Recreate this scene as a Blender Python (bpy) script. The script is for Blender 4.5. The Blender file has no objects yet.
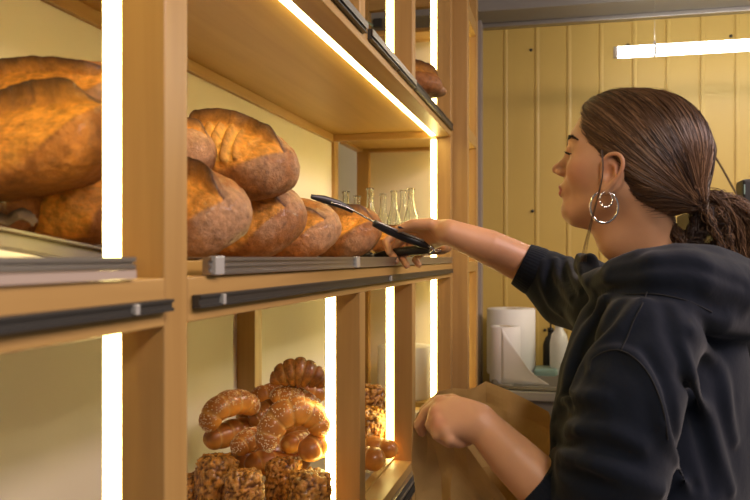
import bpy, bmesh, math, random
import numpy as np
from mathutils import Vector, Matrix, noise
# ------------------------------------------------------------------ camera, world, lights, exposure
C = bpy.context.scene.collection
SC = bpy.context.scene
CAM_Z = 1.35
YAW = math.atan(191/800)
cd = bpy.data.cameras.new('camera'); cam = bpy.data.objects.new('camera', cd); C.objects.link(cam)
cam.location = (0, 0, CAM_Z); cam.rotation_euler = (math.pi/2, 0, YAW)
cd.sensor_width = 36; cd.lens = 38.4; cd.shift_y = 7/750; cd.clip_start = 0.02
cd.dof.use_dof = True; cd.dof.focus_distance = 1.5; cd.dof.aperture_fstop = 7.0
SC.camera = cam
SC.view_settings.view_transform = 'Standard'; SC.view_settings.look = 'None'
SC.view_settings.exposure = 0.0; SC.view_settings.gamma = 1.0
w = bpy.data.worlds.new('world'); SC.world = w; w.use_nodes = True
w.node_tree.nodes['Background'].inputs[0].default_value = (0.60, 0.62, 0.72, 1)
w.node_tree.nodes['Background'].inputs[1].default_value = 0.20
def area(name, loc, rot, sx, sy, power, col):
    l = bpy.data.lights.new(name, 'AREA'); l.shape = 'RECTANGLE'; l.size = sx; l.size_y = sy
    l.energy = power; l.color = col
    o = bpy.data.objects.new(name, l); C.objects.link(o); o.location = loc; o.rotation_euler = rot
    return o
area('room_fill_light', (1.3, 1.3, 2.33), (0, math.radians(28), 0), 0.25, 1.3, 32, (1.0, 0.76, 0.76))
area('room_fill_light', (0.75, -0.2, 2.33), (math.radians(20), math.radians(18), 0), 0.25, 1.0, 19, (1.0, 0.82, 0.70))  # unseen fill added on the camera side to brighten near arm and bag
area('room_fill_light', (1.6, 2.4, 2.2), (0, math.radians(20), 0), 0.2, 1.2, 22, (1.0, 0.84, 0.55))
LED_COL = (1.0, 0.80, 0.28); LED_STR = 19.0
TUBE_STR = 16.0

# ------------------------------------------------------------------ helpers
CO, SI = math.cos(YAW), math.sin(YAW)
def P(px, py, t):
    u = (px-375)/800
    return Vector((t*(-SI+CO*u), t*(CO+SI*u), CAM_Z + t*(257-py)/800))
def node(nt, typ, **kw):
    n = nt.nodes.new(typ)
    for k, v in kw.items():
        if k in n.inputs: n.inputs[k].default_value = v
        else: setattr(n, k, v)
    return n
def mat(name, col, rough=0.5, metal=0.0, spec=None, **kw):
    m = bpy.data.materials.new(name); m.use_nodes = True
    b = m.node_tree.nodes['Principled BSDF']
    b.inputs['Base Color'].default_value = (*col, 1); b.inputs['Roughness'].default_value = rough
    b.inputs['Metallic'].default_value = metal
    if spec is not None: b.inputs['Specular IOR Level'].default_value = spec
    for k, v in kw.items(): b.inputs[k.replace('_', ' ')].default_value = v
    return m
def bump(m, scale, strength, dist=0.002, detail=4, vec=None, stretch=None):
    nt = m.node_tree; b = nt.nodes['Principled BSDF']
    tc = node(nt, 'ShaderNodeTexCoord'); mp = node(nt, 'ShaderNodeMapping')
    if stretch: mp.inputs['Scale'].default_value = stretch
    n = node(nt, 'ShaderNodeTexNoise', Scale=scale, Detail=detail); bp = node(nt, 'ShaderNodeBump', Strength=strength, Distance=dist)
    nt.links.new(tc.outputs['Object'], mp.inputs[0]); nt.links.new(mp.outputs[0], n.inputs['Vector'])
    nt.links.new(n.outputs[0], bp.inputs['Height']); nt.links.new(bp.outputs[0], b.inputs['Normal'])
    return m
def noisecol(m, c1, c2, scale, stretch=(1, 1, 1), detail=5, lo=0.35, hi=0.65, world=True, dist=0.0):
    nt = m.node_tree; b = nt.nodes['Principled BSDF']
    src = node(nt, 'ShaderNodeNewGeometry').outputs['Position'] if world else node(nt, 'ShaderNodeTexCoord').outputs['Object']
    mp = node(nt, 'ShaderNodeMapping'); mp.inputs['Scale'].default_value = stretch
    n = node(nt, 'ShaderNodeTexNoise', Scale=scale, Detail=detail, Distortion=dist)
    r = node(nt, 'ShaderNodeValToRGB'); r.color_ramp.elements[0].position = lo; r.color_ramp.elements[1].position = hi
    r.color_ramp.elements[0].color = (*c1, 1); r.color_ramp.elements[1].color = (*c2, 1)
    nt.links.new(src, mp.inputs[0]); nt.links.new(mp.outputs[0], n.inputs['Vector'])
    nt.links.new(n.outputs[0], r.inputs[0]); nt.links.new(r.outputs[0], b.inputs['Base Color'])
    return m
def woodmat(name, axis, c1=(0.39, 0.225, 0.068), c2=(0.49, 0.30, 0.10)):
    st = [38, 38, 38]; st[axis] = 1.8
    m = mat(name, c1, 0.42, spec=0.5)
    noisecol(m, c1, c2, 1.0, tuple(st), 6, 0.3, 0.7, dist=0.6)
    return m
WX, WY, WZ = woodmat('pine_x', 0), woodmat('pine_y', 1), woodmat('pine_z', 2)
WF = woodmat('birch_ply', 1, (0.42, 0.25, 0.06), (0.48, 0.295, 0.08))
M = dict(
    panel=mat('cream_panel', (0.66, 0.60, 0.42), 0.6, spec=0.2),
    black=mat('black_plastic', (0.012, 0.012, 0.012), 0.45),
    rubber=mat('black_nylon', (0.01, 0.01, 0.011), 0.35),
    alu=mat('aluminium', (0.42, 0.40, 0.38), 0.35, 0.9),
    dalu=mat('dark_track', (0.05, 0.048, 0.045), 0.4, 0.3),
    steel=mat('steel', (0.6, 0.6, 0.58), 0.22, 1.0),
    traym=mat('tray_metal', (0.20, 0.18, 0.14), 0.6, 0.35),
    clip=mat('clear_clip', (0.42, 0.41, 0.38), 0.15),
    wall=mat('yellow_wall', (0.60, 0.47, 0.20), 0.42),
    greyw=mat('grey_beam', (0.25, 0.235, 0.22), 0.5),
    floor=mat('grey_floor', (0.18, 0.17, 0.16), 0.5),
    paper=mat('white_paper', (0.82, 0.81, 0.78), 0.9, spec=0.1),
    white=mat('white_plastic', (0.75, 0.75, 0.72), 0.35),
    teal=mat('teal_plastic', (0.22, 0.34, 0.30), 0.5),
    liner=mat('grey_mat', (0.42, 0.38, 0.30), 0.8),
    silver=mat('silver', (0.88, 0.85, 0.78), 0.12, 1.0),
    nail=mat('navy_nail_polish', (0.01, 0.015, 0.05), 0.15),
    cable=mat('brown_cable', (0.10, 0.065, 0.04), 0.5),
)
noisecol(M['wall'], (0.53, 0.365, 0.09), (0.58, 0.405, 0.105), 2.5, (1, 1, 0.3))
bump(M['traym'], 60, 0.2); bump(M['paper'], 120, 0.25, 0.001)
noisecol(M['floor'], (0.15, 0.14, 0.13), (0.22, 0.21, 0.20), 3)
noisecol(M['panel'], (0.80, 0.75, 0.60), (0.84, 0.79, 0.64), 2.0)
def emis(name, col, s):
    m = bpy.data.materials.new(name); m.use_nodes = True; b = m.node_tree.nodes['Principled BSDF']
    b.inputs['Base Color'].default_value = (0.8, 0.8, 0.8, 1)
    b.inputs['Emission Color'].default_value = (*col, 1); b.inputs['Emission Strength'].default_value = s
    return m
LED = emis('led_diffuser', LED_COL, LED_STR)
TUBE = emis('tube_diffuser', (1.0, 0.97, 0.86), TUBE_STR)
GLASS = mat('bottle_glass', (0.97, 1.0, 0.97), 0.02, Transmission_Weight=1.0, IOR=1.45)

def mesh_obj(name, verts, faces, m, parent=None, smooth=False, cols=None, midx=None):
    me = bpy.data.meshes.new(name)
    me.from_pydata([tuple(v) for v in verts], [], [tuple(f) for f in faces]); me.update()
    if m is not None:
        for k in (m if isinstance(m, (list, tuple)) else [m]): me.materials.append(k)
    if smooth: me.polygons.foreach_set('use_smooth', [True]*len(me.polygons))
    if cols is not None:
        a = me.color_attributes.new('Col', 'FLOAT_COLOR', 'POINT')
        c4 = np.ones((len(verts), 4), dtype=np.float32); c4[:, :3] = cols
        a.data.foreach_set('color', c4.ravel())
    o = bpy.data.objects.new(name, me); C.objects.link(o)
    if parent: o.parent = parent; o.matrix_parent_inverse = parent.matrix_basis.inverted()
    return o
def finish(name, bm, m, parent=None, smooth=False, bevel=0.0):
    me = bpy.data.meshes.new(name); bm.normal_update(); bm.to_mesh(me); bm.free()
    if m is not None: me.materials.append(m)
    if smooth: me.polygons.foreach_set('use_smooth', [True]*len(me.polygons))
    o = bpy.data.objects.new(name, me); C.objects.link(o)
    if parent: o.parent = parent; o.matrix_parent_inverse = parent.matrix_basis.inverted()
    if bevel:
        b = o.modifiers.new('bevel', 'BEVEL'); b.width = bevel; b.segments = 2; b.limit_method = 'ANGLE'
    return o
def bm_box(bm, x0, x1, y0, y1, z0, z1):
    v = [bm.verts.new((x, y, z)) for z in (z0, z1) for x, y in ((x0, y0), (x1, y0), (x1, y1), (x0, y1))]
    for f in ((3, 2, 1, 0), (4, 5, 6, 7), (0, 1, 5, 4), (1, 2, 6, 5), (2, 3, 7, 6), (3, 0, 4, 7)): bm.faces.new([v[i] for i in f])
    return v
def box(name, x0, x1, y0, y1, z0, z1, m, parent=None, bevel=0.0015):
    bm = bmesh.new(); bm_box(bm, min(x0, x1), max(x0, x1), min(y0, y1), max(y0, y1), min(z0, z1), max(z0, z1))
    return finish(name, bm, m, parent, bevel=bevel)
def boxes(name, L, m, parent=None, bevel=0.0):
    bm = bmesh.new()
    for b in L: bm_box(bm, *b)
    return finish(name, bm, m, parent, bevel=bevel)
def lathe(name, prof, loc, m, parent=None, seg=40, smooth=True):
    vs, fs = [], []
    for r, z in prof:
        for k in range(seg):
            a = 2*math.pi*k/seg; vs.append((loc[0]+r*math.cos(a), loc[1]+r*math.sin(a), loc[2]+z))
    for i in range(len(prof)-1):
        for k in range(seg):
            a, b = i*seg+k, i*seg+(k+1) % seg; fs.append((a, b, b+seg, a+seg))
    if prof[0][0] > 1e-4: fs.append(tuple(range(seg))[::-1])
    if prof[-1][0] > 1e-4: fs.append(tuple((len(prof)-1)*seg+k for k in range(seg)))
    return mesh_obj(name, vs, fs, m, parent, smooth)
def catmull(pts, n=8):
    pts = [Vector(p) for p in pts]; out = []
    q = [pts[0]*2-pts[1]]+pts+[pts[-1]*2-pts[-2]]
    for i in range(1, len(q)-2):
        for k in range(n):
            t = k/n; a, b, c, d = q[i-1], q[i], q[i+1], q[i+2]
            out.append(0.5*((2*b)+(c-a)*t+(2*a-5*b+4*c-d)*t*t+(3*b-a-3*c+d)*t**3))
    out.append(pts[-1]); return out
def tube_geo(pts, rad, seg=12, flat=None):
    """closed tube along pts; rad list or number. returns verts, faces"""
    n = len(pts); vs, fs = [], []
    up = Vector((0, 0, 1)); pn = None
    for i, p in enumerate(pts):
        d = (pts[min(i+1, n-1)]-pts[max(i-1, 0)]).normalized()
        if pn is None:
            pn = d.cross(up); pn = pn.normalized() if pn.length > 1e-3 else Vector((1, 0, 0))
        pn = (pn-d*pn.dot(d)).normalized(); bn = d.cross(pn)
        r = rad[i] if hasattr(rad, '__len__') else rad
        ra, rb = (r, r) if flat is None else (r*flat[0], r*flat[1])
        for k in range(seg):
            a = 2*math.pi*k/seg; vs.append(p+pn*math.cos(a)*ra+bn*math.sin(a)*rb)
    for i in range(n-1):
        for k in range(seg):
            a, b = i*seg+k, i*seg+(k+1) % seg; fs.append((a, b, b+seg, a+seg))
    fs.append(tuple(range(seg))[::-1]); fs.append(tuple((n-1)*seg+k for k in range(seg)))
    return vs, fs
def tube(name, pts, rad, m, parent=None, seg=12, n=8, flat=None, sm=True):
    cp = catmull(pts, n) if len(pts) > 2 else [Vector(p) for p in pts]
    if hasattr(rad, '__len__'):
        L = len(cp)-1; rad = [float(np.interp(i/L*(len(rad)-1), range(len(rad)), rad)) for i in range(L+1)]
    v, f = tube_geo(cp, rad, seg, flat); return mesh_obj(name, v, f, m, parent, sm)
def empty(name, loc):
    o = bpy.data.objects.new(name, None); C.objects.link(o); o.location = loc; o.empty_display_size = 0.05
    return o
def tag(o, label, cat, group=None):
    o['label'] = label; o['category'] = cat
    if group: o['group'] = group
    return o
def struct(o): o['kind'] = 'structure'; return o

# ------------------------------------------------------------------ room
X0, X1 = -0.36, -0.406      # front plane of the shelf posts and their inner face
BACKX = -0.76
struct(box('floor', -1.0, 3.0, -1.2, 3.6, -0.05, 0, M['floor'], bevel=0))
struct(box('ceiling', -1.0, 3.0, -1.2, 3.6, 2.55, 2.6, M['greyw'], bevel=0))
struct(box('wall_left', -0.96, -0.90, -1.2, 3.6, 0, 2.55, M['panel'], bevel=0))
# corrugated wall: flat pans with narrow folded grooves
def corrugated():
    prof = [(-0.9, 0.0)]
    xs = [-0.263+0.133*i for i in range(-4, 24)]
    for x in xs:
        prof += [(x-0.006, 0.0), (x-0.003, 0.0035), (x+0.001, 0.0035), (x+0.003, -0.002), (x+0.012, -0.002), (x+0.018, 0.0)]
    prof.append((3.0, 0.0))
    vs, fs = [], []
    for x, d in prof: vs += [(x, 3.5+d, 0), (x, 3.5+d, 2.55)]
    for i in range(len(prof)-1): fs.append((2*i, 2*i+2, 2*i+3, 2*i+1))
    n = len(vs); vs += [(-0.9, 3.56, 0), (-0.9, 3.56, 2.55), (3.0, 3.56, 0), (3.0, 3.56, 2.55)]
    fs += [(n, n+1, n+3, n+2), (0, 1, n+1, n), (n-2, n-1, n+3, n+2)]
    return mesh_obj('wall_back', vs, fs, M['wall'])
wb = struct(corrugated())
for px, py in ((531, 50), (628, 45), (731, 36), (532.5, 211), (545, 330)):
    u = (px-375)/800; t = 3.497/(CO+SI*u); p = P(px, py, t)
    s = lathe('screw', [(0.004, 0), (0.007, 0.001), (0.006, 0.004), (0.001, 0.005)], (0, 0, 0), M['black'], wb, 10)
    s.rotation_euler = (math.pi/2, 0, 0); s.location = p
struct(boxes('trim_1', [(-0.9, 3.0, 3.28, 3.5, 2.353, 2.56)], M['greyw'], bevel=0.004))
struct(boxes('trim_2', [(-0.9, 3.0, 3.455, 3.5, 2.335, 2.353)], M['alu'], bevel=0.002))
struct(boxes('trim_3', [(-0.372, -0.352, 3.40, 3.5, 0, 2.353), (-0.352, -0.349, 3.40, 3.47, 0, 2.353)], mat('grey_trim', (0.33, 0.28, 0.26), 0.5), bevel=0.002))

# ------------------------------------------------------------------ lit shelving unit
Z = lambda z: CAM_Z+z
unit = empty('shelving_unit', (-0.55, 1.2, 0))
tag(unit, 'tall pine bread shelving unit with glowing light strips on its uprights, filling the left', 'shelving unit')
def post(y0, y1, z0, z1, x0=X1, x1=X0, name='post', par=unit): return box(name, x0, x1, y0, y1, z0, z1, WZ, par, 0.002)
YA, YD, YE, YB = 0.673, 1.392, 1.897, 2.56
PW = 0.046
post(YA, YA+PW, 0, 2.3); post(YB-0.0, YB+0.0005+0.04, 0, 2.3); post(-0.35, -0.35+PW, 0, 2.3)
for y in (YD, YE):
    post(y, y+0.040, 0, Z(-0.064)); post(y, y+0.040, Z(0.395), 2.3)
for y in (-0.35, 1.77): post(y, y+PW, 0, Z(-0.04), BACKX, BACKX+0.046, 'back_post')
post(YB, YB+0.04, 0, 2.3, BACKX-0.01, BACKX+0.012, 'back_post')
# back panels (mid, low, upper closed)
for z0, z1 in ((0.02, -0.53), (-0.04, 0.44)):
    box('back_panel', BACKX-0.012, BACKX, -0.35, YB, Z(z0), Z(z1), M['panel'], unit, 0)
box('back_panel', BACKX-0.012, BACKX, -0.35, 2.0, Z(0.44), 2.3, M['panel'], unit, 0)
# boards
box('shelf_board', BACKX, X1, -0.35, YB, Z(-0.03), Z(-0.004), WF, unit)
box('shelf_board', BACKX, X1, -0.35, YB, Z(0.405), Z(0.425), WF, unit)
box('shelf_board', BACKX, X1, -0.35, YB, Z(-0.51), Z(-0.488), WF, unit)
box('shelf_board', BACKX, X0, -0.35, YB, Z(-1.0), Z(-0.98), WF, unit)
# front rails
def rails(y0, y1):
    box('front_rail', X0-0.03, X0+0.0, y0, y1, Z(-0.064), Z(-0.0195), WY, unit)
rails(-0.30, YA); rails(YA+PW, YB)
box('front_rail', X1, X0+0.001, -0.30, YB, Z(0.388), Z(0.424), WY, unit)
box('front_rail', X1-0.01, X0, -0.30, YB, Z(-0.535), Z(-0.492), WY, unit)
# rear ledgers and end beams
box('ledger', BACKX, BACKX+0.012, -0.35, YB, Z(0.381), Z(0.405), WY, unit)
box('cross_beam', BACKX, X1-0.0, YB-0.02, YB, Z(0.383), Z(0.4045), WX, unit)
box('cross_beam', BACKX, X1-0.0, YB-0.02, YB, Z(-0.535), Z(-0.51), WX, unit)
# price tracks
def track(y0, y1, z0, z1, m, x=X0+0.001, d=0.007, name='price_track', nclip=(), silver=False):
    o = boxes(name, [(x, x+d, y0, y1, z0, z1), (x+d, x+d+0.002, y0, y1, z0, z0+0.003), (x+d, x+d+0.002, y0, y1, z1-0.003, z1)], m, unit)
    for y in nclip:
        box('clip', x+d-0.001, x+d+0.005, y, y+0.007, z0+0.001, z1-0.001, M['clip'], o, 0.001)
    return o
track(-0.30, 0.672, Z(-0.0495), Z(-0.0385), M['dalu'], nclip=(0.60,))
track(0.727, 2.55, Z(-0.0505), Z(-0.0375), M['dalu'], nclip=(0.775, 1.6))
def gt(px): u = (px-375)/800; return (0.36/(SI-CO*u))*(CO+SI*u)
track(-0.30, gt(362), Z(0.405), Z(0.424), M['dalu'])
track(gt(367), gt(395), Z(0.405), Z(0.424), M['dalu']); track(gt(396), gt(412), Z(0.405), Z(0.424), M['dalu']); track(gt(413), 2.55, Z(0.405), Z(0.424), M['dalu'])
for a, b in ((-0.3, gt(362)), (gt(367), gt(412))):
    box('label_strip', X0+0.010, X0+0.012, a, b, Z(0.411), Z(0.4235), M['alu'], unit, 0)
track(0.70, 2.54, Z(-0.535), Z(-0.512), M['alu']); track(0.70, 2.54, Z(-0.560), Z(-0.540), M['dalu'])
# display rails on the middle shelf (ribbed aluminium), with clear clips
def disp(y0, y1, clips, za=-0.0185, zb=0.0):
    o = boxes('display_rail', [(X0-0.004, X0+0.003, y0, y1, Z(za), Z(zb)), (X0+0.003, X0+0.006, y0, y1, Z(zb-0.004), Z(zb)), (X0+0.003, X0+0.005, y0, y1, Z(-0.0105), Z(-0.0085)),
                                (X0+0.003, X0+0.006, y0, y1, Z(za), Z(za+0.003)), (X0-0.02, X0-0.004, y0, y1, Z(zb-0.0015), Z(zb))], M['alu'], unit)
    for y in clips: box('clip', X0+0.001, X0+0.009, y, y+0.022, Z(za), Z(zb+0.001), M['clip'], o, 0.001)
disp(gt(206), YB, (gt(208), gt(352), gt(415)))
disp(-0.30, 0.612, (), -0.0095, 0.0)
boxes('price_track', [(X0-0.004, X0+0.004, -0.3, 0.616, Z(-0.0185), Z(-0.011))], mat('beige_track', (0.45, 0.36, 0.30), 0.4), unit)
# glowing strips: verticals just inside each upright, horizontals under the upper shelf edge
def led_v(y, z0, z1):
    o = box('light_strip', X1-0.0190, X1-0.0035, y+0.002, y+0.012, z0, z1, LED, unit, 0)
    box('strip_channel', X1-0.024, X1, y+0.012, y+0.022, z0, z1, M['alu'], o, 0)
led_v(YA, Z(-0.002), Z(0.386)); led_v(YB, Z(-0.002), Z(0.380))
for y in (YA, YD, YE, YB):
    led_v(y, Z(-0.488), Z(-0.066))
for y in (YD, YE, YB): led_v(y, Z(0.43), Z(0.86))
boxes('light_strip', [(X1-0.017, X1-0.002, -0.30, YA-0.003, Z(0.3890), Z(0.3960))], LED, unit)
boxes('light_strip', [(X1-0.017, X1-0.002, YA+PW+0.002, YB-0.002, Z(0.3890), Z(0.3960))], LED, unit)
box('grey_mat', BACKX+0.02, -0.425, 0.8, 2.5, Z(-0.488), Z(-0.486), M['liner'], unit, 0)

# ------------------------------------------------------------------ plain end unit
eu = empty('shelving_unit', (-0.5, 2.75, 0))
tag(eu, 'narrow unlit pine shelving unit at the far end, beside the corrugated yellow wall', 'shelving unit')
EX0, EX1 = -0.362, -0.311
post(YB+0.0415, YB+0.082, 0, 2.42, EX0, EX1, par=eu); post(2.87, 2.915, 0, 2.42, EX0, EX1, par=eu)
post(2.87, 2.915, 0, 2.42, BACKX+0.005, BACKX+0.05, 'back_post', eu); post(YB+0.0415, YB+0.082, 0, 2.42, BACKX-0.035, BACKX-0.012, 'back_post', eu)
for z0, z1 in ((0.388, 0.43), (-0.05, -0.015), (0.79, 0.84), (-0.535, -0.492)):
    box('side_rail', EX0+0.01, EX1-0.002, YB+0.082, 2.87, Z(z0), Z(z1), WY, eu)
    box('side_rail', BACKX+0.005, BACKX+0.03, YB+0.082, 2.87, Z(z0), Z(z1), WY, eu)
    box('cross_beam', BACKX+0.05, EX0, 2.87, 2.90, Z(z0), Z(z1-0.005), WX, eu)
for z in (0.415, -0.012, -0.488): box('shelf_board', BACKX, EX0+0.01, YB+0.082, 2.87, Z(z-0.016), Z(z), WF, eu)
box('cross_beam', BACKX+0.05, EX0, 2.87, 2.90, Z(0.85+0.06), Z(0.955), WX, eu)
for z0, z1 in ((-0.49, -0.05), (0.0, 0.39), (0.43, 0.79)):
    box('end_panel', BACKX+0.05, EX0-0.002, 2.90, 2.908, Z(z0), Z(z1), M['panel'], eu, 0)
for z0, z1 in ((-0.487, -0.055), (0.0, 0.385), (0.43, 0.78)):
    box('light_strip', EX0-0.030, EX0-0.012, 2.858, 2.868, Z(z0), Z(z1), LED, eu, 0)  # unseen strips added behind the post to brighten the end panels

# ------------------------------------------------------------------ bread
def attr_mat(name, rough, nscale, lo, hi, bscale, bstr, bdist, coat=0.0, sss=0.0, spec=0.4, speck=None):
    m = mat(name, (1, 1, 1), rough, spec=spec); nt = m.node_tree; b = nt.nodes['Principled BSDF']
    at = node(nt, 'ShaderNodeAttribute', attribute_name='Col'); tc = node(nt, 'ShaderNodeTexCoord')
    n = node(nt, 'ShaderNodeTexNoise', Scale=nscale, Detail=6, Roughness=0.65); r = node(nt, 'ShaderNodeMapRange')
    r.inputs[1].default_value = 0.3; r.inputs[2].default_value = 0.7; r.inputs[3].default_value = lo; r.inputs[4].default_value = hi
    mx = node(nt, 'ShaderNodeVectorMath', operation='SCALE')
    nt.links.new(tc.outputs['Object'], n.inputs['Vector']); nt.links.new(n.outputs[0], r.inputs[0])
    nt.links.new(at.outputs['Color'], mx.inputs[0]); nt.links.new(r.outputs[0], mx.inputs['Scale'])
    out = mx.outputs[0]
    if speck:
        v = node(nt, 'ShaderNodeTexVoronoi', Scale=speck[0]); nt.links.new(tc.outputs['Object'], v.inputs['Vector'])
        lt = node(nt, 'ShaderNodeMapRange'); lt.inputs[1].default_value = speck[1]; lt.inputs[2].default_value = speck[1]*0.7
        nt.links.new(v.outputs['Distance'], lt.inputs[0])
        ml = node(nt, 'ShaderNodeMath', operation='MULTIPLY'); nt.links.new(lt.outputs[0], ml.inputs[0]); nt.links.new(at.outputs['Alpha'], ml.inputs[1])
        mc = node(nt, 'ShaderNodeMix', data_type='RGBA'); mc.inputs[7].default_value = (*speck[2], 1)
        nt.links.new(ml.outputs[0], mc.inputs[0]); nt.links.new(out, mc.inputs[6]); out = mc.outputs[2]
    nt.links.new(out, b.inputs['Base Color'])
    n2 = node(nt, 'ShaderNodeTexNoise', Scale=bscale, Detail=8, Roughness=0.7); bp = node(nt, 'ShaderNodeBump', Strength=bstr, Distance=bdist)
    nt.links.new(tc.outputs['Object'], n2.inputs['Vector']); nt.links.new(n2.outputs[0], bp.inputs['Height']); nt.links.new(bp.outputs[0], b.inputs['Normal'])
    b.inputs['Coat Weight'].default_value = coat; b.inputs['Subsurface Weight'].default_value = sss
    return m
CRUST = attr_mat('bread_crust', 0.5, 75, 0.66, 1.60, 170, 0.9, 0.004, coat=0.1)
ROLL = attr_mat('glazed_roll', 0.34, 26, 0.75, 1.22, 90, 0.3, 0.001, coat=0.25)
STICKY = attr_mat('sticky_pastry', 0.25, 70, 0.35, 1.5, 110, 0.8, 0.004, coat=0.5)
def fbm(p, o=4):
    s, a = 0.0, 1.0
    for i in range(o): s += a*noise.noise(p); p = p*2.03+Vector((3.1, 7.7, 1.3)); a *= 0.5
    return s
def smooth(a, b, x):
    t = min(1.0, max(0.0, (x-a)/(b-a))); return t*t*(3-2*t)
DARK, GOLD, PALE, BROWN, FLOUR = (np.array(c) for c in ((0.065, 0.022, 0.006), (0.66, 0.285, 0.040), (0.80, 0.48, 0.13), (0.30, 0.110, 0.022), (0.46, 0.28, 0.15)))
def loaf(label, loc, L, W, H, rot, seed, ear=75, open_w=70, flour=0.5, leafs=0, sharp=1.0, group='round-ended crusty loaves on the middle shelf', gold=1.0, dark=0.0):
    """crusty loaf along local X; a slash with a raised ear on one side (angle 'ear' round the axis, 90 = top)"""
    NS, NP = 96, 120; vs, cs = [], []
    sd = Vector((seed*3.7, seed*1.9, seed*5.3))
    for i in range(NS+1):
        s = -math.cos(math.pi*i/NS)
        pr = max(0.0, 1-abs(s)**2.5)**0.46
        for k in range(NP):
            e = ear+12*math.sin(s*2.0+seed)+4*fbm(Vector((s*3, seed, 0)))
            a = 2*math.pi*k/NP+math.radians(180-e); ca, sa = math.cos(a), math.sin(a)
            d = Vector((s*L*3, ca*pr*W*3, sa*pr*H*3))*2.2+sd
            n = fbm(d*0.8); nf = fbm(d*6.0, 3)
            r = pr*(1+0.055*n)+0.0
            y = W/2*r*ca; z = H/2*r*(sa if sa > 0 else -(1-(1-abs(sa))**1.5)*0.86)
            x = L/2*s*(1+0.03*n)
            wdt = open_w*max(0.0, 1-(s/0.88)**2)**0.6
            q = -360*k/NP if k <= NP*0.6 else 360-360*k/NP     # >0: behind the ear ; <0: opened side, towards -Y
            off = 0.004*nf*0.35; col = None
            fl = smooth(-0.15, 0.5, fbm(d*0.9+Vector((9, 9, 9)))+flour-1.08+0.75*smooth(0.1, 0.95, s))
            base = BROWN*(1.0-fl*0.58)+FLOUR*fl*0.58
            base = base*(1-0.5*dark)+DARK*0.5*dark
            if wdt > 3:
                ed = smooth(0.9, 0.55, abs(s))
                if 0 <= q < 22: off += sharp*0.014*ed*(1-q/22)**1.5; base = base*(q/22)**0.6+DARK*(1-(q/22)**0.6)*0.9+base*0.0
                if -wdt < q < 0:
                    tq = -q/wdt
                    off += -0.006*sharp*math.sin(math.pi*min(1, tq*1.0))**0.7*ed - 0.004*sharp*ed*smooth(0.0, 0.08, tq)*(1-tq)
                    stri = 0.5+0.5*noise.noise(Vector((s*7+seed, q*0.28, seed)))
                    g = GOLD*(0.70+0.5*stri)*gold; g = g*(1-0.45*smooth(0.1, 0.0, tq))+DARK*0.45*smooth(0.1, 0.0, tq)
                    if leafs:
                        for j in range(leafs):
                            s0 = -0.62+1.1*j/leafs; cq = abs((s-s0)-(tq-0.5)*0.42)
                            if 0.12 < tq < 0.8:
                                gl = smooth(0.07, 0.02, cq); off += 0.006*smooth(0.13, 0.06, cq)*(1-gl)-0.004*gl
                                g = g*(1-0.25*smooth(0.14, 0.07, cq)); g = g*(1-0.95*gl)+PALE*1.1*0.95*gl
                    tb = smooth(1.0, 0.86, tq); col = g*tb+base*(1-tb)
                    off += 0.0025*stri
            c = base if col is None else col
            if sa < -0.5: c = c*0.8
            if nf > 0.62: c = c*0.6+DARK*0.4
            nn = Vector((s*0.6, ca, sa)).normalized()*off*min(1.0, pr*1.3)
            vs.append((x+nn.x, y+nn.y, z+nn.z)); cs.append(c)
    fs = [(i*NP+k, i*NP+(k+1) % NP, (i+1)*NP+(k+1) % NP, (i+1)*NP+k) for i in range(NS) for k in range(NP)]
    o = mesh_obj('bread_loaf', vs, fs, CRUST, None, True, np.array(cs))
    o.data.flip_normals() if False else None
    o.location = loc; o.rotation_euler = [math.radians(r) for r in rot]
    return tag(o, label, 'bread', group)
# middle shelf, between the two uprights. local +X points at the aisle
GM = 'crusty loaves stacked on the middle shelf'
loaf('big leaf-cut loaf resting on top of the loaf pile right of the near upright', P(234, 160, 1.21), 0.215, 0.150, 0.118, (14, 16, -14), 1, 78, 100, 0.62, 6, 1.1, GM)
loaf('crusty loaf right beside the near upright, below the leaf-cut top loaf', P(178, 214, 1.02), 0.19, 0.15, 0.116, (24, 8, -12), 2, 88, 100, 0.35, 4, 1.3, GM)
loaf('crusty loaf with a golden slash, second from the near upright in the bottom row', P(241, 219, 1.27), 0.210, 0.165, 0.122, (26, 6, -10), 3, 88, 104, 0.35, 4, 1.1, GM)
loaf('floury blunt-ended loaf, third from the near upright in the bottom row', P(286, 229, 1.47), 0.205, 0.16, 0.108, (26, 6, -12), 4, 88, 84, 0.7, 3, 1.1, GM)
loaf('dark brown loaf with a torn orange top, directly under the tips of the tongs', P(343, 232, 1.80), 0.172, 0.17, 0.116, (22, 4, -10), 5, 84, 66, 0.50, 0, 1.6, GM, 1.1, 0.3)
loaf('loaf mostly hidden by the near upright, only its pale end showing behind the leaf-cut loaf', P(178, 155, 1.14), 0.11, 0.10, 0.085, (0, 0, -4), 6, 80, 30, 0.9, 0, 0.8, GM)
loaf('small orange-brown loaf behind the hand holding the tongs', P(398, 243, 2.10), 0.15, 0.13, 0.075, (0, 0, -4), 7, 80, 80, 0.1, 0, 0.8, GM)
loaf('small flat brown loaf at the far end of the middle shelf, beside the wrist', P(430, 247, 2.34), 0.13, 0.13, 0.055, (0, 0, -4), 8, 80, 70, 0.1, 0, 0.6, GM)
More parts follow.
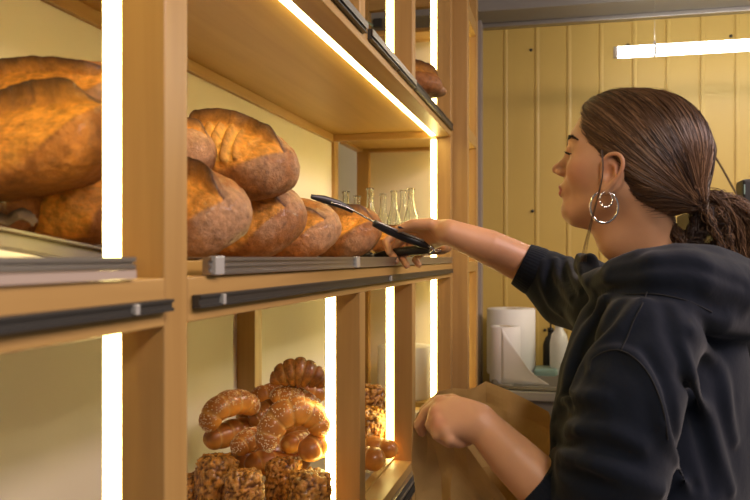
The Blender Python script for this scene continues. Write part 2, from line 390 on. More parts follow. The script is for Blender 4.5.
# left bay
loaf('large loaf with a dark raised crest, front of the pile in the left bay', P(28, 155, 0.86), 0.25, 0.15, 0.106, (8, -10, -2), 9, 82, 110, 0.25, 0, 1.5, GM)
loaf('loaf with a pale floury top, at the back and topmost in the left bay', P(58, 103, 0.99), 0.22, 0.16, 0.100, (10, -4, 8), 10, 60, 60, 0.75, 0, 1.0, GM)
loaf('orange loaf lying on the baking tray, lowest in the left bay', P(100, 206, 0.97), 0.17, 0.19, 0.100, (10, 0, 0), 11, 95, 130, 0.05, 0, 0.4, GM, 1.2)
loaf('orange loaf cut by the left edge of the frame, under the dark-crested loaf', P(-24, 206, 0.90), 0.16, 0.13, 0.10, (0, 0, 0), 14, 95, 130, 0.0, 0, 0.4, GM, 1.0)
# upper shelf
GU = 'brown loaves on the upper shelf'
loaf('pointed brown loaf sticking out above the metal track of the upper shelf', P(407, 80, 2.26), 0.21, 0.15, 0.085, (0, 16, -8), 12, 80, 60, 0.6, 0, 1.2, GU, 0.7, 0.4)
loaf('thin brown loaf end below the pointed loaf on the upper shelf', P(412, 91, 2.28), 0.20, 0.10, 0.045, (0, 4, -4), 13, 80, 20, 0.7, 0, 0.6, GU, 0.7, 0.4)

# ------------------------------------------------------------------ pastries below
def crescent(label, pts, r, seed, seeds=0.0, dark=0.0, ridges=5, name='crescent_roll', group='salted crescent rolls piled on the lower shelf', ends=0.22, m=ROLL, ridge=0.05, cat='bread roll'):
    cp = catmull([P(*p) for p in pts], 14); n = len(cp); ctr = cp[n//2]
    lens = [0.0]
    for i in range(1, n): lens.append(lens[-1]+(cp[i]-cp[i-1]).length)
    T = lens[-1]; ns = 72; seg = 40; vs, cs, al = [], [], []
    path = []
    for i in range(ns+1):
        s = (1-math.cos(math.pi*i/ns))/2*T
        j = max(0, min(n-2, int(np.searchsorted(lens, s))-1)); f = (s-lens[j])/max(1e-9, lens[j+1]-lens[j])
        path.append((cp[j].lerp(cp[j+1], f), s/T))
    pn = None
    for i, (p, s) in enumerate(path):
        d = (path[min(i+1, ns)][0]-path[max(i-1, 0)][0]).normalized()
        if pn is None: pn = d.cross(Vector((0, 0, 1))).normalized()
        pn = (pn-d*pn.dot(d)).normalized(); bn = d.cross(pn)
        x = abs(2*s-1)
        cap = r*1.0/T*2
        endr = math.sqrt(max(0.0, 1-((x-(1-cap))/cap)**2)) if x > 1-cap else 1.0
        body = 1-ends*x**1.6
        ph = (s*ridges) % 1.0
        rg = 1+ridge*(math.sin(math.pi*ph)-0.6)-ridge*1.6*smooth(0.10, 0.0, min(ph, 1-ph))
        for k in range(seg):
            a = 2*math.pi*k/seg; dr = pn*math.cos(a)+bn*math.sin(a)
            n1 = noise.noise((p+dr*r)*22+Vector((seed, 0, 0)))
            rr = r*1.1*body*endr*rg*(1+0.07*n1)
            q = p+dr*rr; vs.append(q-ctr)
            up = dr.z
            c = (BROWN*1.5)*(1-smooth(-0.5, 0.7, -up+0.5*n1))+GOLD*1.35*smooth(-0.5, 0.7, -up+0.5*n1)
            g = smooth(0.12, 0.02, min(ph, 1-ph))*0.6
            c = c*(1-g)+PALE*g
            c = c*(1-dark)+DARK*dark+BROWN*0.25*dark
            cs.append(c); al.append(seeds*smooth(-0.15, 0.35, up)*(1-0.4*x))
    fs = [(i*seg+k, i*seg+(k+1) % seg, (i+1)*seg+(k+1) % seg, (i+1)*seg+k) for i in range(ns) for k in range(seg)]
    o = mesh_obj(name, vs, fs, m, None, True, np.array(cs))
    if seeds > 0:
        # scattered seeds, a part of the roll
        rnd = random.Random(seed); sv, sf = [], []
        cand = [i for i, v in enumerate(al) if v > 0.25 and rnd.random() < 0.5*v]
        for i in cand:
            c0 = vs[i]; out = (c0-(path[i//seg][0]-ctr)).normalized(); t1 = out.orthogonal().normalized(); t2 = out.cross(t1)
            an = rnd.random()*6.28; e1 = t1*math.cos(an)+t2*math.sin(an); e2 = out.cross(e1); L1, L2 = 0.0021, 0.0013
            c0 = c0+e1*rnd.uniform(-.001, .001)+e2*rnd.uniform(-.001, .001)
            b = len(sv); sv += [c0+e1*L1, c0+e2*L2, c0-e1*L1, c0-e2*L2, c0+out*0.0011, c0-out*0.0005]
            sf += [(b, b+1, b+4), (b+1, b+2, b+4), (b+2, b+3, b+4), (b+3, b, b+4), (b+1, b, b+5), (b+2, b+1, b+5), (b+3, b+2, b+5), (b, b+3, b+5)]
        so = mesh_obj('seeds', sv, sf, SEED, o)
        so['kind'] = 'stuff'
    o.location = ctr
    return tag(o, label, cat, group)
SEED = mat('salt_and_seeds', (0.78, 0.62, 0.38), 0.5)
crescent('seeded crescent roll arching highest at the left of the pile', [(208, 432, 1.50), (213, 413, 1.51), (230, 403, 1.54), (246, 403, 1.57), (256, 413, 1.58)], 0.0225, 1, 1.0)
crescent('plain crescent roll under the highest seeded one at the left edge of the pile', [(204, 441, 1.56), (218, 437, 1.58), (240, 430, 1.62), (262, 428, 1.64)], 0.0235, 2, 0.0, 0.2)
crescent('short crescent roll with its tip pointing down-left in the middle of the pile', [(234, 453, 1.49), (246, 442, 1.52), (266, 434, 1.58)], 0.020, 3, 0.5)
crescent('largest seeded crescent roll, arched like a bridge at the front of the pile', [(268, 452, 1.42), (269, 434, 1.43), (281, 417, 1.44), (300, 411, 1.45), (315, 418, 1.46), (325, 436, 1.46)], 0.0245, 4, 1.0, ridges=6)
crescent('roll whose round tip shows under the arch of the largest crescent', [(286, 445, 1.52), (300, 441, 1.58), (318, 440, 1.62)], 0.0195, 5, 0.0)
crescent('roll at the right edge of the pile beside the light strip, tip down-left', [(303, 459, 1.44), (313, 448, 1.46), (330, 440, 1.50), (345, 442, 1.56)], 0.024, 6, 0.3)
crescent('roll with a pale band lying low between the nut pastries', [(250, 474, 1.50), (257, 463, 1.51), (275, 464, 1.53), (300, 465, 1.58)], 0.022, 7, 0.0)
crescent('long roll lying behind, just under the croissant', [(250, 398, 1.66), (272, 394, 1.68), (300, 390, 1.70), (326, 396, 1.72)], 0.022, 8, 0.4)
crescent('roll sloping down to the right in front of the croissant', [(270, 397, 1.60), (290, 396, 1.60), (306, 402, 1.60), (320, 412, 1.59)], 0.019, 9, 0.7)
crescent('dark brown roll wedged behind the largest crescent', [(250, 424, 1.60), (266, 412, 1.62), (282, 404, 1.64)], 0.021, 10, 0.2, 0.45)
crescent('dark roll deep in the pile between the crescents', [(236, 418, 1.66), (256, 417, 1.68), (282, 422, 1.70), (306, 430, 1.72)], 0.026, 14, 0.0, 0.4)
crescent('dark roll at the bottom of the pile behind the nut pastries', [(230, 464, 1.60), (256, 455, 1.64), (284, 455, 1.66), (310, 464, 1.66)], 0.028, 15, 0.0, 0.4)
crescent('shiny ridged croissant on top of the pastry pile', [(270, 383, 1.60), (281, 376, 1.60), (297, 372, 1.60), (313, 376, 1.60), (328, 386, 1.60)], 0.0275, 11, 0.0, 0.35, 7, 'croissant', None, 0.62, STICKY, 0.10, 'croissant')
GR = 'smooth rolls at the right end of the lower shelf'
crescent('smooth roll lying on the shelf nearest the wooden lip, below two others', [(352, 458, 1.80), (366, 458, 1.80), (385, 461, 1.78)], 0.024, 21, 0.0, 0.1, 2, 'bread_roll', GR, 0.2)
crescent('smooth roll with a pale score, pointing at the third upright', [(350, 450, 1.92), (374, 447, 1.92), (398, 451, 1.90)], 0.023, 22, 0.0, 0.05, 3, 'bread_roll', GR, 0.25)
crescent('smooth roll lying highest of the three beside the third upright', [(350, 432, 1.98), (368, 430, 1.98), (387, 431, 1.97)], 0.0205, 23, 0.0, 0.0, 3, 'bread_roll', GR, 0.25)
def nut(label, c, r, seed, sq=(1, 1, 1), name='nut_pastry', group='knobbly nut pastries on the lower shelf'):
    N, K = 80, 110; vs, cs = [], []
    if seed != 6:      # stands on the shelf
        low = max(sq[2], (c.z-Z(-0.4855))/(r*0.90))
    else: low = sq[2]
    for i in range(N+1):
        th = math.pi*i/N
        for k in range(K):
            ph = 2*math.pi*k/K; d = Vector((math.sin(th)*math.cos(ph), math.sin(th)*math.sin(ph), math.cos(th)))
            dz_ = sq[2] if d.z > 0 else low; p = Vector((d.x, d.y, d.z*dz_))*2.6+Vector((seed*5, seed, 0)); ns_, nf = noise.noise(p), noise.noise(p*2.6)
            v = noise.voronoi(p*0.85+Vector((nf, ns_, nf*ns_))*0.35)[0]; lump = v[1]-v[0]
            # rounded drum
            sup = (abs(d.x)**3+abs(d.y)**3)**(1/3); q = 1/max(0.75, (sup**4+abs(d.z)**4)**0.25)*0.92
            rr = r*q*(0.93+0.12*ns_+0.08*min(lump, 0.6)+0.09*nf+0.05*noise.noise(p*5.5))
            vs.append((d.x*rr*sq[0], d.y*rr*sq[1], d.z*rr*dz_))
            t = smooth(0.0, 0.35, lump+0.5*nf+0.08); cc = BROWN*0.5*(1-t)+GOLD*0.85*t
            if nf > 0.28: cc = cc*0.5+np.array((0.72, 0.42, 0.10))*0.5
            cs.append(cc)
    fs = [(i*K+k, i*K+(k+1) % K, (i+1)*K+(k+1) % K, (i+1)*K+k)[::-1] for i in range(N) for k in range(K)]
    o = mesh_obj(name, vs, fs, STICKY, None, True, np.array(cs)); o.location = c; o.rotation_euler = (0, 0.1*math.sin(seed), seed)
    return tag(o, label, 'pastry', group)
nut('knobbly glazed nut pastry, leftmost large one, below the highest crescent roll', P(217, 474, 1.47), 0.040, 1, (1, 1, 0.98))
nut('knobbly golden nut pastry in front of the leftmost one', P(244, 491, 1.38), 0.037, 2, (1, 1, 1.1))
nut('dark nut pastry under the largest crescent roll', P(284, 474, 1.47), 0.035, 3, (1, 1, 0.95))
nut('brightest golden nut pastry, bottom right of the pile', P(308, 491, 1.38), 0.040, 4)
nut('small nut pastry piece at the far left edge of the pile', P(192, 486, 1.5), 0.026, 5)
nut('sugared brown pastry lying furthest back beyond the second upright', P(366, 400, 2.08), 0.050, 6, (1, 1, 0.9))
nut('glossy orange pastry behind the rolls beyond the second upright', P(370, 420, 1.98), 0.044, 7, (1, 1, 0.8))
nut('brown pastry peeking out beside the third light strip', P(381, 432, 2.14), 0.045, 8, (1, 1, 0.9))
# crumpled baking paper on the lower shelf
def paper_sheet(name, label, x0, x1, y0, y1, z, amp, seed, m):
    n = 26; vs, fs = [], []
    for i in range(n+1):
        for j in range(n+1):
            x = x0+(x1-x0)*i/n; y = y0+(y1-y0)*j/n
            vs.append((x, y, z+amp*abs(noise.noise(Vector((x*14, y*14, seed))))+amp*0.3*abs(noise.noise(Vector((x*40, y*40, seed))))))
    fs = [(i*(n+1)+j, (i+1)*(n+1)+j, (i+1)*(n+1)+j+1, i*(n+1)+j+1) for i in range(n) for j in range(n)]
    o = mesh_obj(name, vs, fs, m, None, True); so = o.modifiers.new('s', 'SOLIDIFY'); so.thickness = 0.0006
    return tag(o, label, 'baking paper')
BP = mat('baking_paper', (0.36, 0.27, 0.15), 0.7)
paper_sheet('baking_paper', 'creased baking paper under the nut pastries on the lower shelf', -0.735, -0.44, 1.0, 1.72, Z(-0.4855), 0.006, 2, BP)
paper_sheet('baking_paper', 'thin baking paper under the tongs loaf at the far end of the middle shelf', -0.70, -0.375, 1.55, 2.3, Z(-0.0035), 0.002, 5, BP)

# ------------------------------------------------------------------ baking tray in the left bay, tilted towards the far end
def tilt_tray():
    a, b = P(-60, 219, 0.66), P(108, 252, 0.85)        # rim line, real slope of the tray
    d = (b-a).normalized(); nrm = Vector((-1, 0, 0)); nrm = (nrm-d*nrm.dot(d)).normalized(); up = d.cross(nrm).normalized()
    if up.z < 0: up = -up
    L = (b-a).length; o = a
    e = empty('baking_tray', a)
    def slab(name, u0, u1, v0, v1, w0, w1, m, bev=0.001):
        vs = [o+d*u+nrm*v+up*w_ for w_ in (w0, w1) for u, v in ((u0, v0), (u1, v0), (u1, v1), (u0, v1))]
        ob = mesh_obj(name, vs, [(3, 2, 1, 0), (4, 5, 6, 7), (0, 1, 5, 4), (1, 2, 6, 5), (2, 3, 7, 6), (3, 0, 4, 7)], m, e)
        bm = bmesh.new(); bm.from_mesh(ob.data); bmesh.ops.recalc_face_normals(bm, faces=bm.faces); bm.to_mesh(ob.data); bm.free()
        bv = ob.modifiers.new('b', 'BEVEL'); bv.width = bev; bv.segments = 2; return ob
    slab('tray_wall', 0, L, 0, 0.002, -0.014, 0, M['traym']); slab('tray_rim', 0, L, -0.006, 0.003, 0, 0.003, M['traym'])
    slab('tray_base', 0, L, 0.0, 0.21, -0.016, -0.014, M['traym']); slab('tray_wall', L-0.002, L, 0, 0.21, -0.014, 0, M['traym'])
    slab('tray_wall', 0, L, 0.208, 0.21, -0.014, 0, M['traym'])
    tag(e, 'grey metal baking tray with a thin rim, tilted under the left bay loaves', 'baking tray')
    e2 = slab('display_board', 0, L-0.002, 0.001, 0.010, -0.060, -0.0165, M['panel']); e2.parent = None; e2.matrix_world = Matrix()
    tag(e2, 'cream board standing under the rim of the grey baking tray, left bay', 'board')
tilt_tray()
def ragged_sheet():
    vs, fs = [], []; n, m = 16, 8
    for i in range(n+1):
        for j in range(m+1):
            p = P(-30+66*i/n, 222-11*j/m+3*math.sin(i*0.9), 0.80+0.05*j/m)+Vector((0.006*noise.noise(Vector((i*.6, j*.6, 2))), 0, 0.004*noise.noise(Vector((i*.5, j*.5, 7))))); vs.append(p)
    fs = [(i*(m+1)+j, (i+1)*(m+1)+j, (i+1)*(m+1)+j+1, i*(m+1)+j+1) for i in range(n) for j in range(m)]
    o = mesh_obj('baking_paper', vs, fs, mat('brown_paper', (0.10, 0.062, 0.026), 0.8), None, True); so = o.modifiers.new('s', 'SOLIDIFY'); so.thickness = 0.0008
    tag(o, 'crumpled brown baking paper poking out under the dark-crested loaf, left bay', 'baking paper')
ragged_sheet()

# ------------------------------------------------------------------ bottles at the far end of the middle shelf
def bottle_prof(h, r):
    o = [(0.0, 0), (r*0.9, 0), (r, 0.006), (r, h*0.52), (r*0.9, h*0.60), (r*0.55, h*0.72), (r*0.42, h*0.80), (r*0.42, h*0.96), (r*0.52, h*0.97), (r*0.52, h)]
    i = [(r*0.40, h), (r*0.33, h*0.95), (r*0.33, h*0.80), (r*0.46, h*0.71), (r*0.82, h*0.59), (r*0.91, h*0.5), (r*0.91, 0.014), (0.0, 0.010)]
    return o+i
for px, t, h, r, lb in ((346, 2.72, 0.235, 0.026, 'clear glass bottle at the left end of the bottle row, beside the panel edge'),
                        (357, 2.79, 0.225, 0.027, 'clear glass bottle second from the left, in front of the corner post'),
                        (370, 2.71, 0.245, 0.027, 'clear glass bottle third from the left in the bottle row'),
                        (383, 2.83, 0.235, 0.026, 'clear glass bottle in the middle of the row, standing furthest back'),
                        (394, 2.76, 0.240, 0.025, 'clear glass bottle behind the index finger of the hand with tongs'),
                        (403, 2.85, 0.250, 0.025, 'clear glass bottle second from the right in the bottle row'),
                        (411, 2.72, 0.245, 0.026, 'tallest-looking clear glass bottle, nearest the light strip at the right of the row')):
    p = P(px, 257, t); b = lathe('glass_bottle', bottle_prof(h, r), (0, 0, 0), GLASS, None, 28); b.location = (p.x, p.y, Z(-0.0118))
    tag(b, lb, 'bottle', 'clear glass bottles at the end of the middle shelf')
# white roll on the lower shelf of the end unit
pr = P(404, 257, 2.79)
r1 = empty('paper_roll', (pr.x, pr.y, Z(-0.488)))
lathe('roll', [(0.02, 0), (0.090, 0), (0.0925, 0.004), (0.0925, 0.176), (0.090, 0.18), (0.02, 0.18), (0.02, 0)], (pr.x, pr.y, Z(-0.488)), M['paper'], r1, 48)
lathe('core', [(0.0175, 0.0), (0.0195, 0.0), (0.0195, 0.181), (0.0175, 0.181), (0.0175, 0.0)], (pr.x, pr.y, Z(-0.488)), mat('card', (0.45, 0.33, 0.2), 0.8), r1, 24)
tag(r1, 'white paper roll standing on the lower shelf of the far unit, seen between the uprights', 'paper roll')
# small green and black object on the top frame
e = empty('scoop', P(372, 27, 2.80))
box('handle', *(lambda p: (p.x-0.004, p.x+0.026, p.y, p.y+0.02, p.z, p.z+0.03))(P(374, 27, 2.80)), M['black'], e)
tube('blade', [P(362, 19, 2.8), P(367, 22, 2.8), P(373, 26, 2.8)], [0.004, 0.010, 0.012], M['teal'], e, 10, flat=(1, 0.3))
tag(e, 'small grey-green tool with a black end lying high up in the shelving', 'tool')
# ledge that carries it
box('cross_beam', BACKX, X1, 2.77, 2.865, Z(0.79), Z(0.803), WX, eu)

# ------------------------------------------------------------------ counter at the back with sink and things on it
def atz(px, py, z):
    v = (257-py)/800; return P(px, py, z/v)
CZ = Z(-0.475)
ct = empty('sink_counter', (0.3, 3.2, 0))
sb = P(548, 257, 3.02)
boxes('worktop', [(-0.2, sb.x-0.19, 2.86, 3.48, CZ-0.03, CZ), (sb.x+0.19, 1.6, 2.86, 3.48, CZ-0.03, CZ), (sb.x-0.19, sb.x+0.19, 3.2, 3.48, CZ-0.03, CZ), (sb.x-0.19, sb.x+0.19, 2.86, 2.9, CZ-0.03, CZ)], mat('pale_worktop', (0.42, 0.40, 0.36), 0.4), ct, 0.002)
box('cabinet', -0.18, 1.58, 2.9, 3.46, 0.0, CZ-0.031, mat('cabinet_grey', (0.3, 0.28, 0.25), 0.6), ct, 0.002)
def basin():
    vs, fs = [], []; seg = 48; rings = [(0.205, 0.172, 0.004), (0.205, 0.172, 0.012), (0.19, 0.155, 0.014), (0.18, 0.145, 0.004), (0.17, 0.135, -0.10), (0.13, 0.10, -0.125), (0.001, 0.001, -0.128)]
    for rx, ry, z in rings:
        for k in range(seg):
            a = 2*math.pi*k/seg; c, s = math.cos(a), math.sin(a); pw = 0.55
            vs.append((sb.x+rx*abs(c)**pw*(1 if c > 0 else -1), 3.05+ry*abs(s)**pw*(1 if s > 0 else -1), CZ+z))
    for i in range(len(rings)-1):
        for k in range(seg): a, b = i*seg+k, i*seg+(k+1) % seg; fs.append((a, b, b+seg, a+seg))
    return mesh_obj('basin', vs, fs, M['traym'], ct, True)
basin()
tag(ct, 'counter with a grey metal sink basin against the yellow wall, behind the paper bag', 'counter')
def kitchen_roll(px, t, h, r, label, sheet=False):
    p = P(px, 257, t); e = empty('paper_towel_roll', (p.x, p.y, CZ))
    lathe('roll', [(0.021, 0.0), (r-0.002, 0.0), (r, 0.004), (r*1.004, h*0.5), (r, h-0.004), (r-0.003, h), (0.021, h), (0.021, 0)], (p.x, p.y, CZ), M['paper'], e, 56)
    lathe('core', [(0.0185, 0.0), (0.0208, 0.0), (0.0208, h+0.0005), (0.0185, h+0.0005), (0.0185, 0.0)], (p.x, p.y, CZ), mat('card', (0.45, 0.33, 0.2), 0.8), e, 24)
    if sheet:
        vs, fs = [], []
        for i in range(13):
            for j in range(9):
                a = i/12; b = j/8
                x = p.x-r*0.15+a*(0.105+0.07*(1-b)); y = p.y-r*1.01-0.014*a-0.006*math.sin(a*5)*(1-b); z = CZ+0.004+b*h*(0.985-0.78*a)
                vs.append((x, y, z))
        fs = [(i*9+j, (i+1)*9+j, (i+1)*9+j+1, i*9+j+1) for i in range(12) for j in range(8)]
        s = mesh_obj('loose_sheet', vs, fs, M['paper'], e, True); so = s.modifiers.new('s', 'SOLIDIFY'); so.thickness = 0.0012
    return tag(e, label, 'paper towel')
kitchen_roll(511, 3.28, 0.265, 0.098, 'wide white paper towel roll standing at the back of the counter')
kitchen_roll(505, 3.05, 0.212, 0.058, 'narrower white paper towel roll with a loose sheet, in front of the wide roll', True)
p = P(559, 257, 3.10)
e = empty('squeeze_bottle', (p.x, 3.28, CZ))
q = (p.x+0.0, 3.28, CZ)
lathe('body', [(0.0, 0), (0.034, 0), (0.037, 0.005), (0.037, 0.13), (0.030, 0.165), (0.017, 0.185), (0.015, 0.20), (0.0, 0.20)], q, mat('milky_plastic', (0.70, 0.70, 0.66), 0.3), e, 32)
lathe('cap', [(0.0, 0.198), (0.019, 0.198), (0.019, 0.222), (0.009, 0.228), (0.008, 0.243), (0.0, 0.243)], q, M['white'], e, 24)
tag(e, 'milky white bottle with a white cap standing behind the sleeve', 'bottle')
q = (P(551, 257, 3.4).x, 3.41, CZ)
e = empty('dark_bottle', q)
lathe('body', [(0.0, 0), (0.03, 0), (0.032, 0.004), (0.032, 0.11), (0.022, 0.14), (0.012, 0.15), (0.012, 0.165), (0.0, 0.165)], q, M['black'], e, 28)
lathe('pump', [(0.0, 0.164), (0.014, 0.164), (0.014, 0.18), (0.004, 0.182), (0.004, 0.20), (0.010, 0.20), (0.010, 0.207), (0.0, 0.207)], q, M['black'], e, 20)
tag(e, 'black pump bottle standing against the yellow wall behind the milky bottle', 'bottle')
q = P(548, 257, 3.33)
for i, lb in enumerate(('grey-green folded cloth lying on the counter left of the milky bottle', )):
    tag(box('folded_cloth', q.x-0.05, q.x+0.04, 3.20, 3.33, CZ, CZ+0.034, M['teal'], None, 0.008), lb, 'cloth')

# ------------------------------------------------------------------ tube lamp, cable, dark things at the right edge
a, b = P(617, 57, 2.9), P(890, 38.5, 3.17)
a.y = b.y = 3.04; a.z = b.z = Z(0.745)
a.x = (lambda u: 3.04*(-SI+CO*u)/(CO+SI*u))((617-375)/800); b.x = a.x+1.25
lp = empty('tube_lamp', (a.x, 3.04, a.z))
tube('glowing_tube', [a, b], 0.0205, TUBE, lp, 24)
tube('end_cap', [a-Vector((0.012, 0, 0)), a+Vector((0.002, 0, 0))], 0.021, M['white'], lp, 24)
for dx in (0.13, 1.1):
    c = a+Vector((dx, 0, 0))
    cl = lathe('clip', [(0.0208, -0.004), (0.0225, -0.004), (0.0225, 0.004), (0.0208, 0.004), (0.0208, -0.004)], (0, 0, 0), M['alu'], lp, 24)
    cl.location = c; cl.rotation_euler = (0, math.pi/2, 0)
    tube('hanging_wire', [c+Vector((0, 0, 0.02)), Vector((c.x, c.y, 2.55))], 0.0007, M['alu'], lp, 6); box('hook', c.x-0.004, c.x+0.004, c.y-0.003, c.y+0.003, c.z+0.02, c.z+0.034, M['alu'], lp)
tag(lp, 'white glowing tube lamp hanging level before the yellow wall at the upper right', 'lamp')
o = tube('cable', [P(700, 118, 3.1), P(711, 135, 3.1), P(716, 150, 3.12), P(713, 166, 3.15), P(709, 185, 3.2), P(704, 215, 3.25)], 0.0042, M['cable'], None, 10)
tag(o, 'thin brown cable looping down the yellow wall just behind the head', 'cable')
o = tube('cable', [P(714, 155, 3.14), P(722, 168, 3.16), P(732, 186, 3.2), P(742, 204, 3.25), P(746, 214, 3.28)], 0.0042, M['cable'], None, 10)
tag(o, 'brown cable slanting down to the small black device at the right edge', 'cable')
def rect_at(px, y): return (lambda u: y*(-SI+CO*u)/(CO+SI*u))((px-375)/800)
bc = empty('black_cabinet', (rect_at(790, 2.5), 2.5, 0))
bx0 = rect_at(712, 2.1)
box('body', bx0, bx0+0.7, 2.10, 2.75, 0.02, Z(0.135), M['black'], bc, 0.01); [box('foot', bx0+u, bx0+u+0.05, v, v+0.05, 0, 0.02, M['black'], bc) for u in (0.03, 0.6) for v in (2.14, 2.65)]
box('door', bx0+0.01, bx0+0.69, 2.083, 2.10, 0.06, Z(0.12), M['rubber'], bc, 0.006)
tag(bc, 'tall black cabinet standing behind the hoodie back at the right edge', 'cabinet')
dx = rect_at(742, 2.2)
dv = empty('small_device', (dx, 2.2, Z(0.135)))
box('body', dx, dx+0.11, 2.20, 2.28, Z(0.135), Z(0.199), M['black'], dv, 0.008)
box('indicator', dx+0.004, dx+0.007, 2.197, 2.20, Z(0.16), Z(0.185), M['teal'], dv, 0.0005)
tag(dv, 'small black box-shaped device on top of the black cabinet', 'device')

# ------------------------------------------------------------------ implicit surfaces (for the person)
def V(p): return np.array((p[0], p[1], p[2]), dtype=np.float64)
class Field:
    def __init__(s): s.pr = []
    def cone(s, a, b, r1, r2, k=0.01, op='u'): s.pr.append(('c', V(a), V(b), r1, r2, k, op)); return s
    def chain(s, pts, rs, k=0.01, op='u'):
        s.pr.append(('C', np.array([list(p) for p in pts], dtype=np.float64), np.array(rs, float), 0, 0, k, op)); return s
    def ell(s, c, r, R=None, k=0.01, op='u'): s.pr.append(('e', V(c), np.array(r, float), np.eye(3) if R is None else R, 0, k, op)); return s
    def plane(s, p, n, k=0.005, op='s'): n = V(n); s.pr.append(('p', V(p), n/np.linalg.norm(n), 0, 0, k, op)); return s
    def d1(s, q, X):
        if q[0] == 'c':
            a, b, r1, r2 = q[1:5]; ba = b-a; h = np.clip((X-a)@ba/max(1e-12, ba@ba), 0, 1)
            return np.linalg.norm(X-a-h[:, None]*ba, axis=1)-(r1+(r2-r1)*h)
        if q[0] == 'C':
            A, r = q[1], q[2]; d = np.full(len(X), 9.0)
            for i in range(len(A)-1):
                ba = A[i+1]-A[i]; h = np.clip((X-A[i])@ba/max(1e-12, ba@ba), 0, 1)
                d = np.minimum(d, np.linalg.norm(X-A[i]-h[:, None]*ba, axis=1)-(r[i]+(r[i+1]-r[i])*h))
            return d
        if q[0] == 'e':
            L = (X-q[1])@q[3]; k0 = np.linalg.norm(L/q[2], axis=1); k1 = np.linalg.norm(L/q[2]**2, axis=1)
            return np.where(k1 > 1e-9, k0*(k0-1)/np.maximum(k1, 1e-9), -q[2].min())
        return -(X-q[1])@q[2]
    def ev(s, X, prs=None):
        d = np.full(len(X), 1.0)
        for q in (s.pr if prs is None else prs):
            e = s.d1(q, X); k = q[5]
            if q[6] == 'u':
                h = np.maximum(k-np.abs(d-e), 0)/k; d = np.minimum(d, e)-h*h*k*0.25
            else:
                e = -e; h = np.maximum(k-np.abs(d-e), 0)/k; d = np.maximum(d, e)+h*h*k*0.25
        return d
def sdf_mesh(F, lo, hi, st, B=14):
    lo = np.array(lo, float); hi = np.array(hi, float); nb = np.ceil((hi-lo)/(st*B)).astype(int)
    g = np.stack(np.meshgrid(*[np.arange(n) for n in nb], indexing='ij'), -1).reshape(-1, 3)
    ctr = lo+(g+0.5)*st*B; rad = st*B*0.5*math.sqrt(3)
    d = F.ev(ctr); g = g[np.abs(d) < rad*1.35+0.004]
    N = (nb*B+2).astype(np.int64)
    key = lambda I: (I[:, 0]*N[1]+I[:, 1])*N[2]+I[:, 2]
    ax = np.arange(B+1); loc = np.stack(np.meshgrid(ax, ax, ax, indexing='ij'), -1).reshape(-1, 3)
    keys, pos, quads = [], [], []
    for b in g:
        base = b*B; c = lo+(base+B/2)*st
        prs = [q for q in F.pr if q[0] == 'p' or F.d1(q, c[None])[0] < rad*1.2+q[5]+0.01 or (q[6] == 'u' and q is F.pr[0])]
        I = loc+base; X = lo+I*st; S = F.ev(X, prs).reshape(B+1, B+1, B+1)
        neg = S < 0
        if neg.all() or not neg.any(): continue
        acc = np.zeros((B, B, B, 3)); cnt = np.zeros((B, B, B))
        for a in range(3):
            for o1 in (0, 1):
                for o2 in (0, 1):
                    s0 = [slice(0, B)]*3; oth = [x for x in range(3) if x != a]
                    s0[oth[0]] = slice(o1, B+o1); s0[oth[1]] = slice(o2, B+o2); s1 = list(s0); s1[a] = slice(1, B+1)
                    A, Bv = S[tuple(s0)], S[tuple(s1)]; cr = (A < 0) != (Bv < 0)
                    t = np.where(cr, A/np.where(cr, A-Bv, 1), 0); off = np.zeros((B, B, B, 3)); off[..., a] = t; off[..., oth[0]] = o1; off[..., oth[1]] = o2
                    acc += off*cr[..., None]; cnt += cr
        m = cnt > 0; ci = np.argwhere(m); p = acc[m]/cnt[m][:, None]
        keys.append(key(ci+base)); pos.append(lo+(ci+base+p)*st)
        for a in range(3):
            s0 = [slice(0, B)]*3; s1 = [slice(0, B)]*3; s1[a] = slice(1, B+1)
            A, Bv = S[tuple(s0)] < 0, S[tuple(s1)] < 0
            e = np.argwhere(A != Bv)
            if len(e) == 0: continue
            f = A[tuple(e.T)]; e = e+base; o = [x for x in range(3) if x != a]
            u = np.zeros(3, int); u[o[0]] = 1; v = np.zeros(3, int); v[o[1]] = 1
            if a == 1: u, v = v, u
            qd = np.stack([key(e-u-v), key(e-v), key(e), key(e-u)], 1)
            qd[~f] = qd[~f][:, ::-1]; quads.append(qd)
    keys = np.concatenate(keys); pos = np.concatenate(pos); quads = np.concatenate(quads)
    od = np.argsort(keys); ks = keys[od]
    ix = np.searchsorted(ks, quads); ix = np.clip(ix, 0, len(ks)-1); ok = (ks[ix] == quads).all(1)
    return pos[od], ix[ok]
def np_mesh(name, vs, fs, m, parent=None, cols=None, relax=0):
    me = bpy.data.meshes.new(name); me.vertices.add(len(vs)); me.vertices.foreach_set('co', np.asarray(vs, dtype=np.float32).ravel())
    me.loops.add(len(fs)*4); me.loops.foreach_set('vertex_index', np.asarray(fs, dtype=np.int32).ravel())
    me.polygons.add(len(fs)); me.polygons.foreach_set('loop_start', np.arange(0, len(fs)*4, 4, dtype=np.int32))
    me.update(calc_edges=True); me.validate(); me.polygons.foreach_set('use_smooth', [True]*len(me.polygons))
    me.materials.append(m)
    if cols is not None:
        a = me.color_attributes.new('Col', 'FLOAT_COLOR', 'POINT'); c4 = np.ones((len(vs), 4), dtype=np.float32); c4[:, :3] = cols; a.data.foreach_set('color', c4.ravel())
    o = bpy.data.objects.new(name, me); C.objects.link(o)
    if parent: o.parent = parent; o.matrix_parent_inverse = parent.matrix_basis.inverted()
    if relax: s = o.modifiers.new('relax', 'SMOOTH'); s.iterations = relax; s.factor = 0.5
    return o

